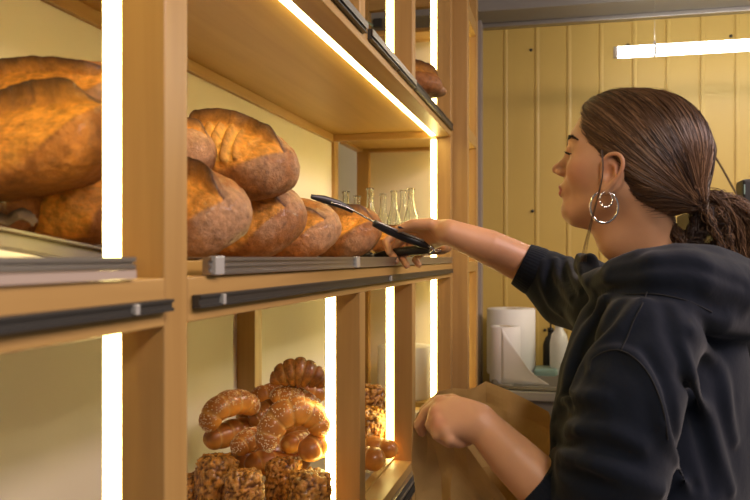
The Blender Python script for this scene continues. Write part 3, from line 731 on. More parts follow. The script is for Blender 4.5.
# ------------------------------------------------------------------ person
R3 = Vector((CO, SI, 0)); F3 = Vector((-SI, CO, 0)); U3 = Vector((0, 0, 1))
psi = math.radians(26); hp = math.radians(9)
HF0 = (-math.cos(psi)*R3+math.sin(psi)*F3).normalized(); HL = (-math.sin(psi)*R3-math.cos(psi)*F3).normalized()
HF = (HF0*math.cos(hp)+U3*math.sin(hp)).normalized(); HU = (U3*math.cos(hp)-HF0*math.sin(hp)).normalized()
HC = P(622, 165, 1.275); HS = 0.945
def H(f, l, u): return HC+(HF*f+HL*l+HU*u)*HS
HR = np.array([list(HF), list(HL), list(HU)]).T     # columns = axes
Fb = Field()
he = lambda c, r, k=0.012, op='u': Fb.ell(H(*c), [x*HS for x in r], HR, k, op)
hc = lambda pts, rs, k=0.012, op='u': Fb.chain([H(*p) for p in pts], [r*HS for r in rs], k, op)
he((-0.018, 0, 0.032), (0.092, 0.070, 0.080), 0.02)
he((0.030, 0, 0.038), (0.058, 0.060, 0.060), 0.03)
he((0.034, 0, -0.026), (0.052, 0.054, 0.066), 0.03)
for s in (1, -1):
    hc([(-0.002, s*0.052, -0.045), (0.012, s*0.045, -0.066), (0.056, s*0.016, -0.088)], [0.016, 0.016, 0.019], 0.03)
    he((0.045, s*0.042, -0.018), (0.030, 0.020, 0.024), 0.03)
    hc([(0.078, s*0.008, 0.024), (0.077, s*0.028, 0.030), (0.060, s*0.047, 0.025)], [0.009, 0.009, 0.008], 0.02)
he((0.062, 0, -0.086), (0.024, 0.022, 0.020), 0.02)
for s in (1, -1): he((0.094, s*0.031, 0.006), (0.014, 0.016, 0.011), 0.016, 's')
hc([(0.079, 0, 0.020), (0.093, 0, -0.002), (0.1085, 0, -0.019)], [0.008, 0.0078, 0.0085], 0.014)
for s in (1, -1):
    he((0.097, s*0.011, -0.024), (0.010, 0.0075, 0.007), 0.006)
    hc([(0.080, s*0.032, 0.0155), (0.084, s*0.026, 0.0145)], [0.004, 0.004], 0.01)
he((0.074, 0, -0.050), (0.022, 0.026, 0.020), 0.012)
he((0.0915, 0, -0.0495), (0.0085, 0.019, 0.0055), 0.005); he((0.0895, 0, -0.0605), (0.0088, 0.017, 0.0062), 0.005)
hc([(0.099, -0.022, -0.0550), (0.099, 0.022, -0.0550)], [0.0017, 0.0017], 0.003, 's')
for s in (1, -1):      # upper and lower eyelids round the eyeball
    he((0.0685, s*0.031, 0.0050), (0.0142, 0.0150, 0.0138), 0.004)
    hc([(0.0835, s*0.019, 0.0030), (0.0868, s*0.031, 0.0040), (0.078, s*0.044, 0.0035)], [0.0012, 0.0036, 0.0012], 0.002, 's')
def ear(s):
    L = 0.069*s; o = lambda f, l, u: H(0.004+f*1.0, L+s*l, -0.024+u)
    hx = [(0.010, 0.004, 0.006), (0.012, 0.009, 0.020), (0.004, 0.013, 0.031), (-0.010, 0.017, 0.033), (-0.019, 0.019, 0.024), (-0.020, 0.019, 0.010), (-0.014, 0.017, -0.006), (-0.006, 0.014, -0.018), (0.001, 0.010, -0.027), (0.006, 0.006, -0.024)]
    cp = catmull([o(*p) for p in hx], 3); Fb.chain(cp, [0.0034]*19+[0.0042]*(len(cp)-19), 0.003)
    Fb.chain([o(0.002, 0.006, 0.020), o(-0.008, 0.011, 0.014), o(-0.010, 0.012, 0.0), o(-0.002, 0.008, -0.014)], [0.0028]*4, 0.004)
    Fb.ell(o(-0.004, 0.005, 0.004), (0.019*HS, 0.0035, 0.031*HS), HR, 0.006)
    Fb.chain([o(0.008, 0.004, -0.003), o(0.007, 0.006, -0.010)], [0.004, 0.0035], 0.004)
    Fb.ell(o(0.002, 0.010, -0.024), (0.0065, 0.0045, 0.0075), HR, 0.005)
    Fb.ell(o(0.001, 0.010, 0.003), (0.0075, 0.006, 0.010), HR, 0.004, 's')
ear(1); ear(-1)
# neck and trunk under the clothes
NB = P(664, 300, 1.30)
Fb.chain([H(-0.030, 0, -0.045), P(646, 250, 1.285), NB], [0.052, 0.052, 0.062], 0.03)
hc([(0.015, 0.0, -0.085), (-0.010, 0, -0.125)], [0.024, 0.032], 0.03)
SL, SR = P(652, 332, 1.13), P(604, 306, 1.49)
Fb.chain([SL, P(650, 304, 1.30), SR], [0.034, 0.052, 0.036], 0.04)
Fb.chain([P(652, 350, 1.30), P(656, 430, 1.29), P(660, 540, 1.29)], [0.10, 0.095, 0.105], 0.04)
# right (far) arm: shoulder, elbow, wrist
ER, WR = P(562, 291, 1.70), P(449, 232, 1.66)
Fb.chain([SR, ER], [0.045, 0.040], 0.02); Fb.chain([ER, P(520, 262, 1.70), P(488, 247, 1.68), WR], [0.040, 0.041, 0.037, 0.0265], 0.02)
# right hand
def fing(pts, rs, k=0.004): Fb.chain([P(*p) for p in pts], [r*1.1 for r in rs], k)
for kn, kr in (((416, 226, 1.735), .0105), ((420, 234, 1.75), .0105), ((425, 241, 1.75), .010), ((431, 247, 1.74), .0095)):
    Fb.chain([WR+(P(*kn)-WR)*0.08, P(*kn)], [0.0185, kr], 0.012)
fing([(416, 226, 1.735), (396, 232, 1.765), (386, 242, 1.755), (389, 252, 1.735)], [.0100, .0086, .0076, .0066])
fing([(420, 234, 1.75), (400, 241, 1.775), (391, 252, 1.755), (396, 261, 1.725)], [.0100, .0088, .0078, .0067])
fing([(425, 241, 1.75), (409, 248, 1.77), (402, 258, 1.75), (407, 266, 1.720)], [.0096, .0084, .0075, .0064])
fing([(431, 247, 1.74), (420, 254, 1.765), (415, 260, 1.75), (419, 265, 1.725)], [.0090, .0076, .0067, .0058])
fing([(443, 230, 1.672), (430, 224, 1.668), (413, 224, 1.672), (398, 229, 1.680)], [.0150, .0118, .0098, .0074], 0.010)
# left (near) arm and hand pinching the bag
EL, WL = P(600, 545, 1.13), P(480, 423, 1.19)
Fb.chain([SL, EL], [0.046, 0.040], 0.02); Fb.chain([EL, P(548, 492, 1.15), P(512, 457, 1.17), WL], [0.042, 0.040, 0.035, 0.0265], 0.02)
KN = [((441, 404, 1.225), .0118), ((437, 413, 1.205), .0118), ((439, 422, 1.19), .0112), ((445, 431, 1.18), .0105)]
for kn, kr in KN: Fb.chain([WL+(P(*kn)-WL)*0.10, P(*kn)], [0.0205, kr], 0.014)
Fb.ell(P(458, 416, 1.205), (0.030, 0.018, 0.026), None, 0.02)
fing([(441, 404, 1.225), (427, 413, 1.245), (419, 425, 1.25), (422, 432, 1.26)], [.0115, .0094, .0080, .0068])
fing([(437, 413, 1.205), (432, 425, 1.20), (441, 437, 1.215), (452, 439, 1.235)], [.0112, .0096, .0086, .0074])
fing([(439, 422, 1.19), (438, 434, 1.185), (449, 442, 1.20), (460, 441, 1.22)], [.0108, .0092, .0082, .0072])
fing([(445, 431, 1.18), (449, 439, 1.175), (459, 443, 1.19), (469, 441, 1.205)], [.0100, .0084, .0074, .0064])
fing([(468, 413, 1.22), (452, 402, 1.25), (436, 402, 1.275), (424, 411, 1.29)], [.0160, .0120, .0098, .0076], 0.010)
vs, fs = sdf_mesh(Fb, (-0.45, 0.90, 0.92), (0.36, 2.0, 1.66), 0.0022)
def biggest(vs, fs):
    lab = np.arange(len(vs))
    while True:
        m = lab[fs].min(axis=1); new = lab.copy(); np.minimum.at(new, fs.ravel(), np.repeat(m, 4)); new = new[new]
        if (new == lab).all(): break
        lab = new
    u, c = np.unique(lab, return_counts=True); keep = lab == u[c.argmax()]; ix = np.cumsum(keep)-1
    return vs[keep], ix[fs[keep[fs].all(axis=1)]]
vs, fs = biggest(vs, fs)
# skin tones that belong to the skin: lips, cheeks, ears, knuckles
SK = np.array((0.58, 0.315, 0.175)); RED = np.array((0.56, 0.19, 0.13)); cols = np.tile(SK, (len(vs), 1))
def tint(c, r, col, amt):
    d = np.linalg.norm(vs-V(c), axis=1); wt = np.clip(1-d/r, 0, 1); wt = (wt*wt*(3-2*wt))*amt; cols[:] = cols*(1-wt[:, None])+np.array(col)*wt[:, None]
for s in (1, -1): tint(H(0.058, s*0.046, -0.020), 0.040, RED, 0.55); tint(H(0.0, s*0.088, -0.016), 0.035, RED, 0.35)
loc = (vs-V(HC))@HR/HS; lipm = (((loc[:, 0]-0.094)/0.010)**2+(loc[:, 1]/0.021)**2+((loc[:, 2]+0.0555)/0.0125)**2) < 1
cols[lipm] = (0.40, 0.10, 0.075); tint(H(0.106, 0, -0.022), 0.018, RED, 0.35)
for p in ((441, 404, 1.215), (436, 413, 1.195), (438, 423, 1.18), (452, 441, 1.21), (391, 252, 1.75), (400, 258, 1.74)): tint(P(*p), 0.020, RED, 0.4)
hl_n = np.array((0.771, -0.638)); sc = (loc[:, 0]-0.062)*hl_n[0]+(loc[:, 2]-0.085)*hl_n[1]      # scalp under the hair
head = (np.abs(loc[:, 1]) < 0.09) & (loc[:, 2] > -0.09) & (loc[:, 0] > -0.14) & (loc[:, 0] < 0.1)
SKIN = attr_mat('skin', 0.42, 18, 0.95, 1.05, 300, 0.12, 0.0006, sss=0.12, spec=0.35)
_b = SKIN.node_tree.nodes['Principled BSDF']; _b.inputs['Subsurface Radius'].default_value = (0.008, 0.003, 0.0015); _b.inputs['Subsurface Scale'].default_value = 1.0
person = np_mesh('person', vs, fs, SKIN, None, cols, 2)
tag(person, 'person in black hoodie with low brown bun and hoops, holding tongs and paper bag', 'person')

# face details
EYE = mat('eye_white', (0.75, 0.70, 0.64), 0.1); IRIS = mat('iris', (0.05, 0.03, 0.015), 0.1); HAIRD = mat('lash', (0.012, 0.007, 0.004), 0.6)
def sphere(name, c, r, m, parent, seg=24):
    bm = bmesh.new(); bmesh.ops.create_uvsphere(bm, u_segments=seg, v_segments=seg//2, radius=r); bmesh.ops.translate(bm, verts=bm.verts, vec=c)
    return finish(name, bm, m, parent, True)
def on_face(p, d):
    d = d.normalized(); t = np.linspace(0, 0.07, 141); X = V(p+d*0.035)-t[:, None]*V(d); sd_ = Fb.ev(X); i = int(np.argmax(sd_ < 0)); return Vector(X[i])
for s in (1, -1):
    ec = H(0.0685, s*0.031, 0.0050); e = sphere('eye', ec, 0.0118, EYE, person); look = (HF*0.93-HU*0.30-HL*0.12*1).normalized()
    sphere('iris', ec+look*0.0066, 0.0060, IRIS, e, 20)
    vsl, fsl = [], []
    for i in range(26):
        a = -0.9+1.9*i/25; base = H(0.0685+0.0158*math.cos(a), s*(0.031+0.0150*math.sin(a)*1.0), 0.0080-0.0016*abs(a))
        outv = (HF*math.cos(a)+HL*s*math.sin(a)).normalized()
        g = tube_geo([base, base+outv*0.0045-HU*0.0010, base+outv*0.0080+HU*0.0018], [0.0006, 0.00045, 0.00015], 5); b = len(vsl); vsl += g[0]; fsl += [tuple(b+x for x in f) for f in g[1]]
    mesh_obj('eyelashes', vsl, fsl, HAIRD, person)
    vsl, fsl = [], []; rr = random.Random(3)
    for i in range(150):
        q = i/149; f_, l_, u_ = np.interp(q, [0, .35, .7, 1], [.0895, .0865, .0770, .0610]), np.interp(q, [0, .35, .7, 1], [.012, .026, .040, .052]), np.interp(q, [0, .35, .7, 1], [.026, .0325, .0355, .0290])
        w_ = (0.0050*(1-q)**0.5)*rr.uniform(-1, 1); base = on_face(H(f_, s*l_, u_+w_), HF+HL*s*(0.1+1.2*q)); dr = (HL*s*0.8-HF*0.25+HU*(0.6*(1-q)-0.25)).normalized()
        g = tube_geo([base, base+dr*0.006+HF*0.0006+HL*s*0.0006], [0.0007, 0.0003], 4); b = len(vsl); vsl += g[0]; fsl += [tuple(b+x for x in f) for f in g[1]]
    mesh_obj('eyebrow', vsl, fsl, HAIRD, person)
def nail(p, nrm, d, r=0.0052):
    n = nrm.normalized(); d = (d-n*d.dot(n)).normalized(); c = n.cross(d); vsn, fsn = [], []
    for i in range(7):
        for j in range(6):
            u, v = -1+2*i/6, -1+2*j/5; vsn.append(P(*p)+d*u*r*1.25+c*v*r*(1-0.25*max(0, u)**2)+n*(-v*v*0.0016-u*u*0.0006))
    fsn = [(i*6+j, (i+1)*6+j, (i+1)*6+j+1, i*6+j+1) for i in range(6) for j in range(5)]
    o = mesh_obj('fingernail', vsn, fsn, M['nail'], person, True); so = o.modifiers.new('s', 'SOLIDIFY'); so.thickness = 0.0008; so.offset = 0
tp = P(398, 229, 1.680); nail((401, 226.3, 1.671), U3*0.75-F3*0.65, P(396, 229, 1.68)-P(413, 224, 1.672))

# ------------------------------------------------------------------ hair
HAIR = []
for nme, c in (('hair_dark', (0.028, 0.014, 0.008)), ('hair_mid', (0.105, 0.054, 0.026)), ('hair_light', (0.26, 0.145, 0.072))):
    m = mat(nme, c, 0.42, spec=0.45); HAIR.append(m)
Fh = Field()
Fh.ell(H(-0.026, 0, 0.038), [0.106*HS, 0.081*HS, 0.090*HS], HR, 0.01)
Fh.ell(H(-0.055, 0, 0.000), [0.070*HS, 0.066*HS, 0.075*HS], HR, 0.04)
TIE = H(-0.122, 0.018, -0.042)
Fh.cone(H(-0.085, 0.005, -0.015), TIE, 0.050, 0.016, 0.04)
Fh.ell(H(0.024, 0, 0.060), [0.062*HS, 0.070*HS, 0.058*HS], HR, 0.02)
Fh.plane(H(0.063, 0, 0.082), HF*1.0-HU*0.05, 0.006)
for s in (1, -1): Fh.ell(H(0.056, s*0.076, -0.026), [0.042*HS, 0.034, 0.058*HS], HR, 0.004, 's')
for s in (1, -1): Fh.ell(H(0.000, s*0.085, -0.030), [0.019*HS, 0.03, 0.034*HS], HR, 0.004, 's')
hv, hf = sdf_mesh(Fh, tuple(HC-Vector((.2, .2, .2))), tuple(HC+Vector((.2, .2, .2))), 0.003)
hair = np_mesh('hair', hv, hf, HAIR[0], person, None, 3)
rnd = random.Random(11)
HCe = H(-0.024, 0, 0.038)
def hproj(p, extra):
    # push a point out to the hair surface along the ray from the hair centre
    d = (p-HCe); d.normalize(); lo_, hi_ = 0.02, 0.24
    for _ in range(14):
        md = (lo_+hi_)/2; q = HCe+d*md
        if Fq.ev(np.array([[q.x, q.y, q.z]]))[0] < 0: lo_ = md
        else: hi_ = md
    return HCe+d*(lo_+extra)
Fq = Field(); Fq.pr = Fh.pr[:4]
def hproj_many(Pn, extra):
    Cc = V(HCe); D = Pn-Cc; D /= np.linalg.norm(D, axis=1)[:, None]; lo_ = np.full(len(D), .02); hi_ = np.full(len(D), .26)
    for _ in range(15):
        md = (lo_+hi_)/2; ins = Fq.ev(Cc+D*md[:, None]) < 0; lo_ = np.where(ins, md, lo_); hi_ = np.where(ins, hi_, md)
    return Cc+D*(lo_+extra)[:, None]
def curves_obj(name, paths, mats, rads, parent, seg=3):
    VS, FS, MI = [], [], []; base = 0
    for pts, mi, r in paths:
        p = np.asarray(pts, float); n = len(p); d = np.gradient(p, axis=0); d /= np.maximum(np.linalg.norm(d, axis=1), 1e-9)[:, None]
        e1 = np.cross(d, np.array([0.31, 0.52, 0.79])); e1 /= np.maximum(np.linalg.norm(e1, axis=1), 1e-9)[:, None]; e2 = np.cross(d, e1)
        rr = r*(0.45+0.55*np.sin(np.pi*np.minimum(1, 0.15+0.85*np.arange(n)/(n-1))))[:, None]
        for k in range(seg): VS.append(p+(e1*math.cos(2.0944*k)+e2*math.sin(2.0944*k))*rr)
        i = np.arange(n-1)
        for k in range(seg):
            q = (k+1) % seg; FS.append(np.stack([base+k*n+i, base+q*n+i, base+q*n+i+1, base+k*n+i+1], 1)); MI.append(np.full(n-1, mi))
        base += n*seg
    o = np_mesh(name, np.concatenate(VS), np.concatenate(FS), mats[0], parent)
    for m in mats[1:]: o.data.materials.append(m)
    o.data.polygons.foreach_set('material_index', np.concatenate(MI).astype(np.int32)); o['kind'] = 'stuff'; return o
paths = []
NPT = 18
# hairline control in head coords (f, l, u), from middle of the forehead round to the nape, left side; right mirrored
line = [(0.063, 0.0, 0.098), (0.063, 0.020, 0.092), (0.062, 0.040, 0.076), (0.058, 0.056, 0.050), (0.048, 0.066, 0.024), (0.030, 0.071, 0.002), (0.020, 0.074, 0.006), (0.002, 0.078, 0.016), (-0.018, 0.076, 0.002), (-0.028, 0.070, -0.025), (-0.044, 0.060, -0.050), (-0.066, 0.040, -0.064), (-0.080, 0.015, -0.070), (-0.084, 0.0, -0.072)]
lc = [np.array(x) for x in catmull([Vector(p) for p in line], 12)]
T_ = V(TIE)
def strands(n, spread, lift):
    for i in range(n):
        s = 1 if rnd.random() < 0.66 else -1
        q = rnd.random(); a = lc[int(q*(len(lc)-1))].copy()
        a += np.array((-abs(rnd.gauss(0, spread)), rnd.gauss(0, spread*0.4), rnd.gauss(0, spread*0.4))); a[1] *= s
        A = V(H(*a)); k = np.linspace(0, 1, NPT)
        # arch: strands from the front fall back over the side of the skull
        mid = (A+T_)/2+V(HU)*(0.020*(1-q))*HS+V(HL)*s*0.03
        Q = ((1-k)**2)[:, None]*A+(2*k*(1-k))[:, None]*mid+(k**2)[:, None]*T_
        jit = rnd.gauss(0, 1); ex = lift+abs(rnd.gauss(0, 0.0009))
        Q = hproj_many(Q, ex)+0
        end = k > 0.9; T2 = T_+np.array([rnd.gauss(0, .007), rnd.gauss(0, .007), rnd.gauss(0, .007)])
        wv = np.clip((k-0.82)/0.18, 0, 1)[:, None]; Q = Q*(1-wv)+T2*wv
        clump = noise.noise(Vector(tuple(A))*55+Vector((s, 0, 0)))
        mi = 2 if (clump > 0.22 and rnd.random() < 0.75) or rnd.random() < 0.05 else (1 if clump > -0.15 else 0)
        Q += (V(HU)*jit*0.0012)*np.sin(k*math.pi)[:, None]
        paths.append((Q, mi, rnd.uniform(0.00045, 0.0008)))
strands(1300, 0.003, 0.0006); strands(900, 0.02, 0.0006)
line_f = lambda f, u: (f-0.061)-(u-0.082)*0.05
for i in range(3600):          # strands starting all over the scalp
    d = Vector((rnd.gauss(0, 1), rnd.gauss(0, 1), rnd.gauss(0, 1))).normalized(); f_, l_, u_ = -0.026+0.10*d.x, 0.08*d.y, 0.038+0.088*d.z
    if line_f(f_, u_) > -0.003 or u_ < -0.035 or (f_ > -0.015 and abs(l_) > 0.05 and u_ < 0.012): continue
    A = V(H(f_, l_, u_)); k = np.linspace(0, 1, 15); ds = np.linalg.norm(A-T_)
    mid = (A+T_)/2+V(HL)*0.02*np.sign(l_); Q = ((1-k)**2)[:, None]*A+(2*k*(1-k))[:, None]*mid+(k**2)[:, None]*T_
    Q = hproj_many(Q, 0.0006+abs(rnd.gauss(0, 0.0010))); Q[0] -= (Q[0]-V(HCe))*0.03
    wv = np.clip((k-0.80)/0.20, 0, 1)[:, None]; T2 = T_+np.array([rnd.gauss(0, .008) for _ in range(3)]); Q = Q*(1-wv)+T2*wv
    clump = noise.noise(Vector((math.atan2(l_, u_+0.05)*7, f_*6, 3.0)))
    paths.append((Q, 2 if (clump > 0.18 and rnd.random() < 0.7) else (1 if clump > -0.12 else 0), rnd.uniform(0.00045, 0.00085)))
# short flyaways round the outline
for i in range(160):
    q = rnd.random(); s = 1 if rnd.random() < .7 else -1; k = np.linspace(0, 1, 7)
    d = Vector((rnd.uniform(-1, .8), rnd.uniform(-.6, .6), rnd.uniform(0.2, 1.0))); A = V(H(-0.024+0.1*d.x, 0.08*d.y, 0.038+0.09*d.z))
    B_ = A+V(HF)*rnd.uniform(-.05, -.015)+V(HU)*rnd.uniform(-.012, .010)+V(HL)*rnd.uniform(-.01, .01)
    Q = hproj_many(A[None]*(1-k)[:, None]+B_[None]*k[:, None], 0.001)+(V(HU)*0.5+V(HL)*0.3)*(0.006*rnd.random()*np.sin(k*math.pi*0.9))[:, None]
    paths.append((Q, 1, 0.00022))
curves_obj('hair_strands', paths, HAIR, None, hair)
# twisted loose bun
bun = []
def lock(ctrl, n, spread, mats=(0, 1, 1, 2), wave=0.0055):
    cp = np.array([list(v) for v in catmull([P(*c) for c in ctrl], 8)]); m = len(cp); k = np.linspace(0, 1, m)
    for i in range(n):
        ph = rnd.random()*6.28; rr_ = spread*math.sqrt(rnd.random()); tw = rnd.uniform(3, 5)
        e1 = np.array([math.cos(YAW), math.sin(YAW), 0]); e2 = np.array([0, 0, 1.0]); e3 = np.array([-SI, CO, 0])
        env = (0.45+0.75*np.sin(math.pi*np.clip(k*0.95+0.03, 0, 1)))[:, None]
        off = (np.cos(ph+tw*k)[:, None]*e1+np.sin(ph+tw*k)[:, None]*e2*0.9+np.sin(ph*2+tw*k)[:, None]*e3)*rr_*env
        off += np.stack([np.array([noise.noise(Vector((i*0.31, kk*7, ax*9.1))) for kk in k]) for ax in range(3)], 1)*wave*2
        bun.append((cp+off, rnd.choice(mats), rnd.uniform(0.0004, 0.0008)))
tx, ty, tt = 697, 204, 1.275
lock([(690, 200, 1.255), (702, 198, 1.245), (722, 200, 1.24), (738, 214, 1.24), (744, 236, 1.25), (742, 262, 1.26), (734, 276, 1.27)], 330, 0.013, (1, 1, 2))
lock([(692, 202, 1.26), (706, 208, 1.235), (716, 222, 1.225), (722, 240, 1.225), (730, 258, 1.23)], 280, 0.012, (0, 1, 2))
lock([(694, 204, 1.26), (700, 214, 1.24), (697, 232, 1.235), (686, 246, 1.235), (672, 252, 1.24)], 240, 0.012, (0, 0, 1))
lock([(672, 226, 1.25), (680, 238, 1.24), (694, 250, 1.235), (710, 252, 1.24), (720, 244, 1.25)], 240, 0.012, (0, 1, 1))
lock([(724, 206, 1.26), (744, 208, 1.27), (760, 226, 1.28), (764, 256, 1.29), (752, 280, 1.29)], 300, 0.015, (1, 1, 2))
lock([(700, 214, 1.27), (722, 226, 1.28), (740, 246, 1.28), (746, 268, 1.27)], 240, 0.016, (0, 0, 1))
curves_obj('bun', bun, HAIR, None, hair)
# hair tie
tie = tube('hair_tie', [TIE+HU*0.016*math.cos(a)+(HL*0.8+HF*0.1)*0.016*math.sin(a)-HF*0.006 for a in [i*math.pi/6 for i in range(13)]], 0.003, mat('brown_elastic', (0.12, 0.05, 0.03), 0.7), hair, 10)
# loose wisps: one long strand in front of the ear, small ones at the nape
wis = []
for i in range(9):
    j = rnd.uniform(-1, 1)
    pts = [P(*c) for c in ((602+j, 150, 1.20), (603+j*0.6, 170, 1.198), (600+j*0.8, 188, 1.197), (593+j, 215, 1.20), (586+j*2, 245, 1.21), (583+j*3, 262, 1.22))]
    wis.append((np.array([list(v) for v in catmull(pts, 5)]), rnd.choice((0, 1)), 0.00032))
for i in range(60):
    a = rnd.random(); b0 = H(-0.020-0.05*a, 0.064-0.016*a, -0.036-0.04*a+rnd.uniform(-.01, .02)); pts = [b0, b0+(-HF*0.02+HU*0.004)+HL*0.003, b0+(-HF*0.045+HU*0.012*rnd.random())]
    wis.append((np.array([list(v) for v in catmull(pts, 3)]), 1, 0.0003))
for i in range(45):
    q = rnd.random(); b0 = H(0.046+0.014*q, 0.067-0.045*q, 0.028+0.060*q)
    pts = [b0+HF*0.004-HU*0.006*rnd.random(), b0-HF*0.01+HU*0.004+HL*0.004, b0-HF*0.03+HU*0.004+HL*0.006]
    wis.append((np.array([list(v) for v in catmull(pts, 3)]), 1, 0.0003))
curves_obj('loose_hair', wis, HAIR, None, hair)
# earrings
def ring(name, c, ax1, ax2, R, r, a0, a1, m, par, beads=False):
    ax1, ax2 = ax1.normalized(), ax2.normalized()
    pts = [c+(ax1*math.cos(a)+ax2*math.sin(a))*R for a in np.linspace(a0, a1, 40)]; pts = [c+(p-c)+U3*((p-c).dot(U3))*0.18 for p in pts]
    v, f = tube_geo(pts, [r*(0.8 if i in (0, 39) else 1)*((1+0.35*math.sin(i*1.9)) if beads else 1) for i in range(40)], 12); return mesh_obj(name, v, f, m, par, True)
GOLDM = mat('pale_gold', (0.85, 0.66, 0.32), 0.15, 1.0)
for s in (1, -1):
    lobe = H(0.003, s*0.081, -0.052)
    ring('hoop_earring', lobe-U3*0.0225+HF0*0.004, (HF0*0.95+HL*0.35*s), U3, 0.0205, 0.0019, -math.pi*1.35, math.pi*0.36, M['silver'], person)
    ring('small_hoop_earring', lobe-U3*0.0115+HF0*0.001, (HF0*0.9+HL*0.5*s), U3, 0.0098, 0.0013, 0, math.pi*1.97, M['silver'], person, True)

# ------------------------------------------------------------------ hoodie
HOOD = mat('black_fleece', (0.006, 0.0095, 0.018), 0.9, spec=0.14, Sheen_Weight=0.11, Sheen_Roughness=0.5)
bump(HOOD, 90, 0.35, 0.0015, 6)
Fc = Field(); cc = lambda pts, rs, k=0.02, op='u': Fc.chain([P(*p) for p in pts], rs, k, op)
psb = math.radians(24); BF = (-math.cos(psb)*R3+math.sin(psb)*F3); BL = (-math.sin(psb)*R3-math.cos(psb)*F3)
BR = np.array([list(BF), list(BL), list(U3)]).T
Fc.ell(P(652, 395, 1.30), (0.128, 0.165, 0.19), BR, 0.03)
Fc.ell(P(656, 520, 1.30), (0.140, 0.175, 0.24), BR, 0.05)
Fc.ell(P(662, 660, 1.30), (0.142, 0.180, 0.16), BR, 0.06)
cc([(650, 338, 1.14), (655, 312, 1.24), (650, 300, 1.32), (625, 298, 1.42), (604, 306, 1.49)], [0.058, 0.060, 0.060, 0.058, 0.058], 0.05)
cc([(700, 318, 1.25), (708, 380, 1.27), (712, 450, 1.28)], [0.05, 0.055, 0.06], 0.06)
# near sleeve: shoulder to elbow to cuff
cc([(648, 340, 1.13), (628, 400, 1.10), (612, 470, 1.09), (604, 535, 1.11)], [0.068, 0.074, 0.076, 0.066], 0.03)
cc([(604, 535, 1.11), (575, 515, 1.13), (556, 498, 1.145)], [0.066, 0.058, 0.049], 0.02)
cc([(604, 325, 1.25), (590, 375, 1.23), (584, 430, 1.19), (592, 500, 1.19)], [0.040, 0.047, 0.050, 0.055], 0.04)
# far sleeve
cc([(606, 306, 1.49), (586, 300, 1.60), (565, 290, 1.68)], [0.062, 0.066, 0.062], 0.03)
cc([(566, 290, 1.68), (548, 278, 1.69), (536, 271, 1.695)], [0.062, 0.058, 0.051], 0.02)
cc([(556, 294, 1.66), (560, 304, 1.65), (575, 304, 1.62)], [0.04, 0.040, 0.04], 0.03)
# hood bundled round the neck
hood = [(590, 276, 1.37), (600, 283, 1.27), (622, 281, 1.185), (655, 276, 1.14), (692, 278, 1.14), (724, 290, 1.18), (748, 300, 1.27), (740, 296, 1.38), (700, 285, 1.45), (640, 280, 1.46), (604, 278, 1.42)]
cc(hood, [0.020, 0.026, 0.030, 0.036, 0.042, 0.048, 0.052, 0.048, 0.04, 0.03, 0.022], 0.015)
cc([(612, 268, 1.20), (640, 260, 1.165), (676, 257, 1.155), (712, 262, 1.18), (745, 276, 1.24), (756, 285, 1.32)], [0.012, 0.017, 0.020, 0.024, 0.030, 0.030], 0.010)
cc([(604, 300, 1.20), (640, 298, 1.135), (682, 302, 1.12), (716, 318, 1.15), (742, 322, 1.22), (768, 312, 1.30)], [0.010, 0.016, 0.022, 0.026, 0.030, 0.030], 0.012)
cc([(736, 330, 1.18), (738, 322, 1.17), (741, 314, 1.18)], [0.006, 0.008, 0.006], 0.004)
cc([(598, 274, 1.47), (586, 266, 1.43), (590, 262, 1.36)], [0.022, 0.022, 0.014], 0.015)
# folds: ridges and creases laid on the cloth
def on_cloth(px, py, off=0.0):
    d = (P(px, py, 1)-Vector((0, 0, CAM_Z))); t = np.linspace(0.85, 1.95, 400); X = np.array([0, 0, CAM_Z])+t[:, None]*V(d)
    sd_ = Fc.ev(X); i = int(np.argmax(sd_ < 0))
    if sd_[i] >= 0 or i == 0: return None
    w_ = sd_[i-1]/(sd_[i-1]-sd_[i]); return Vector(X[i-1]+(X[i]-X[i-1])*w_)-d.normalized()*off
FOLDS = []
def fold(pts, r, k=0.014, op='u', off=0.0):
    cp = [on_cloth(x, y, -r*0.2 if op == 'u' else r*0.75+off) for x, y in pts]; cp = [c for c in cp if c is not None]
    if len(cp) > 2:
        cp = catmull(cp, 3); n = len(cp); FOLDS.append((cp, [r*(0.35+0.65*math.sin(math.pi*min(1, max(0, i/(n-1))))) for i in range(n)], k, op))
fold([(543, 262), (542, 280), (551, 303), (562, 314)], 0.006); fold([(551, 262), (550, 282), (560, 300), (570, 308)], 0.006, 0.010, 's')
fold([(556, 260), (560, 280), (571, 298)], 0.006); fold([(563, 258), (567, 278), (576, 292)], 0.006, 0.010, 's')
fold([(570, 258), (574, 276), (581, 290)], 0.006); fold([(579, 256), (582, 268), (587, 282)], 0.006)
fold([(549, 436), (580, 431), (612, 434), (640, 446)], 0.009, 0.02); fold([(552, 444), (580, 446), (612, 452), (640, 464)], 0.010, 0.016, 's')
fold([(556, 452), (584, 463), (619, 473), (660, 490)], 0.009, 0.02); fold([(556, 464), (580, 478), (610, 490)], 0.009, 0.014, 's')
fold([(560, 402), (582, 396), (606, 398)], 0.007, 0.016); fold([(553, 418), (576, 412), (600, 416)], 0.007, 0.012, 's')
fold([(676, 342), (690, 377), (703, 412), (716, 447), (730, 490)], 0.008, 0.022); fold([(682, 376), (692, 408), (704, 448), (714, 490)], 0.005, 0.02, 's')
fold([(637, 359), (657, 392), (667, 438), (688, 486)], 0.008, 0.018); fold([(646, 352), (668, 394), (678, 440), (696, 486)], 0.006, 0.016, 's')
fold([(643, 300), (620, 328), (590, 356), (573, 392)], 0.007, 0.016); fold([(622, 300), (598, 334), (580, 366), (570, 402)], 0.008, 0.016, 's')
fold([(606, 298), (586, 330), (570, 366), (564, 400)], 0.006, 0.016); fold([(664, 300), (672, 330), (684, 366)], 0.008, 0.016, 's')
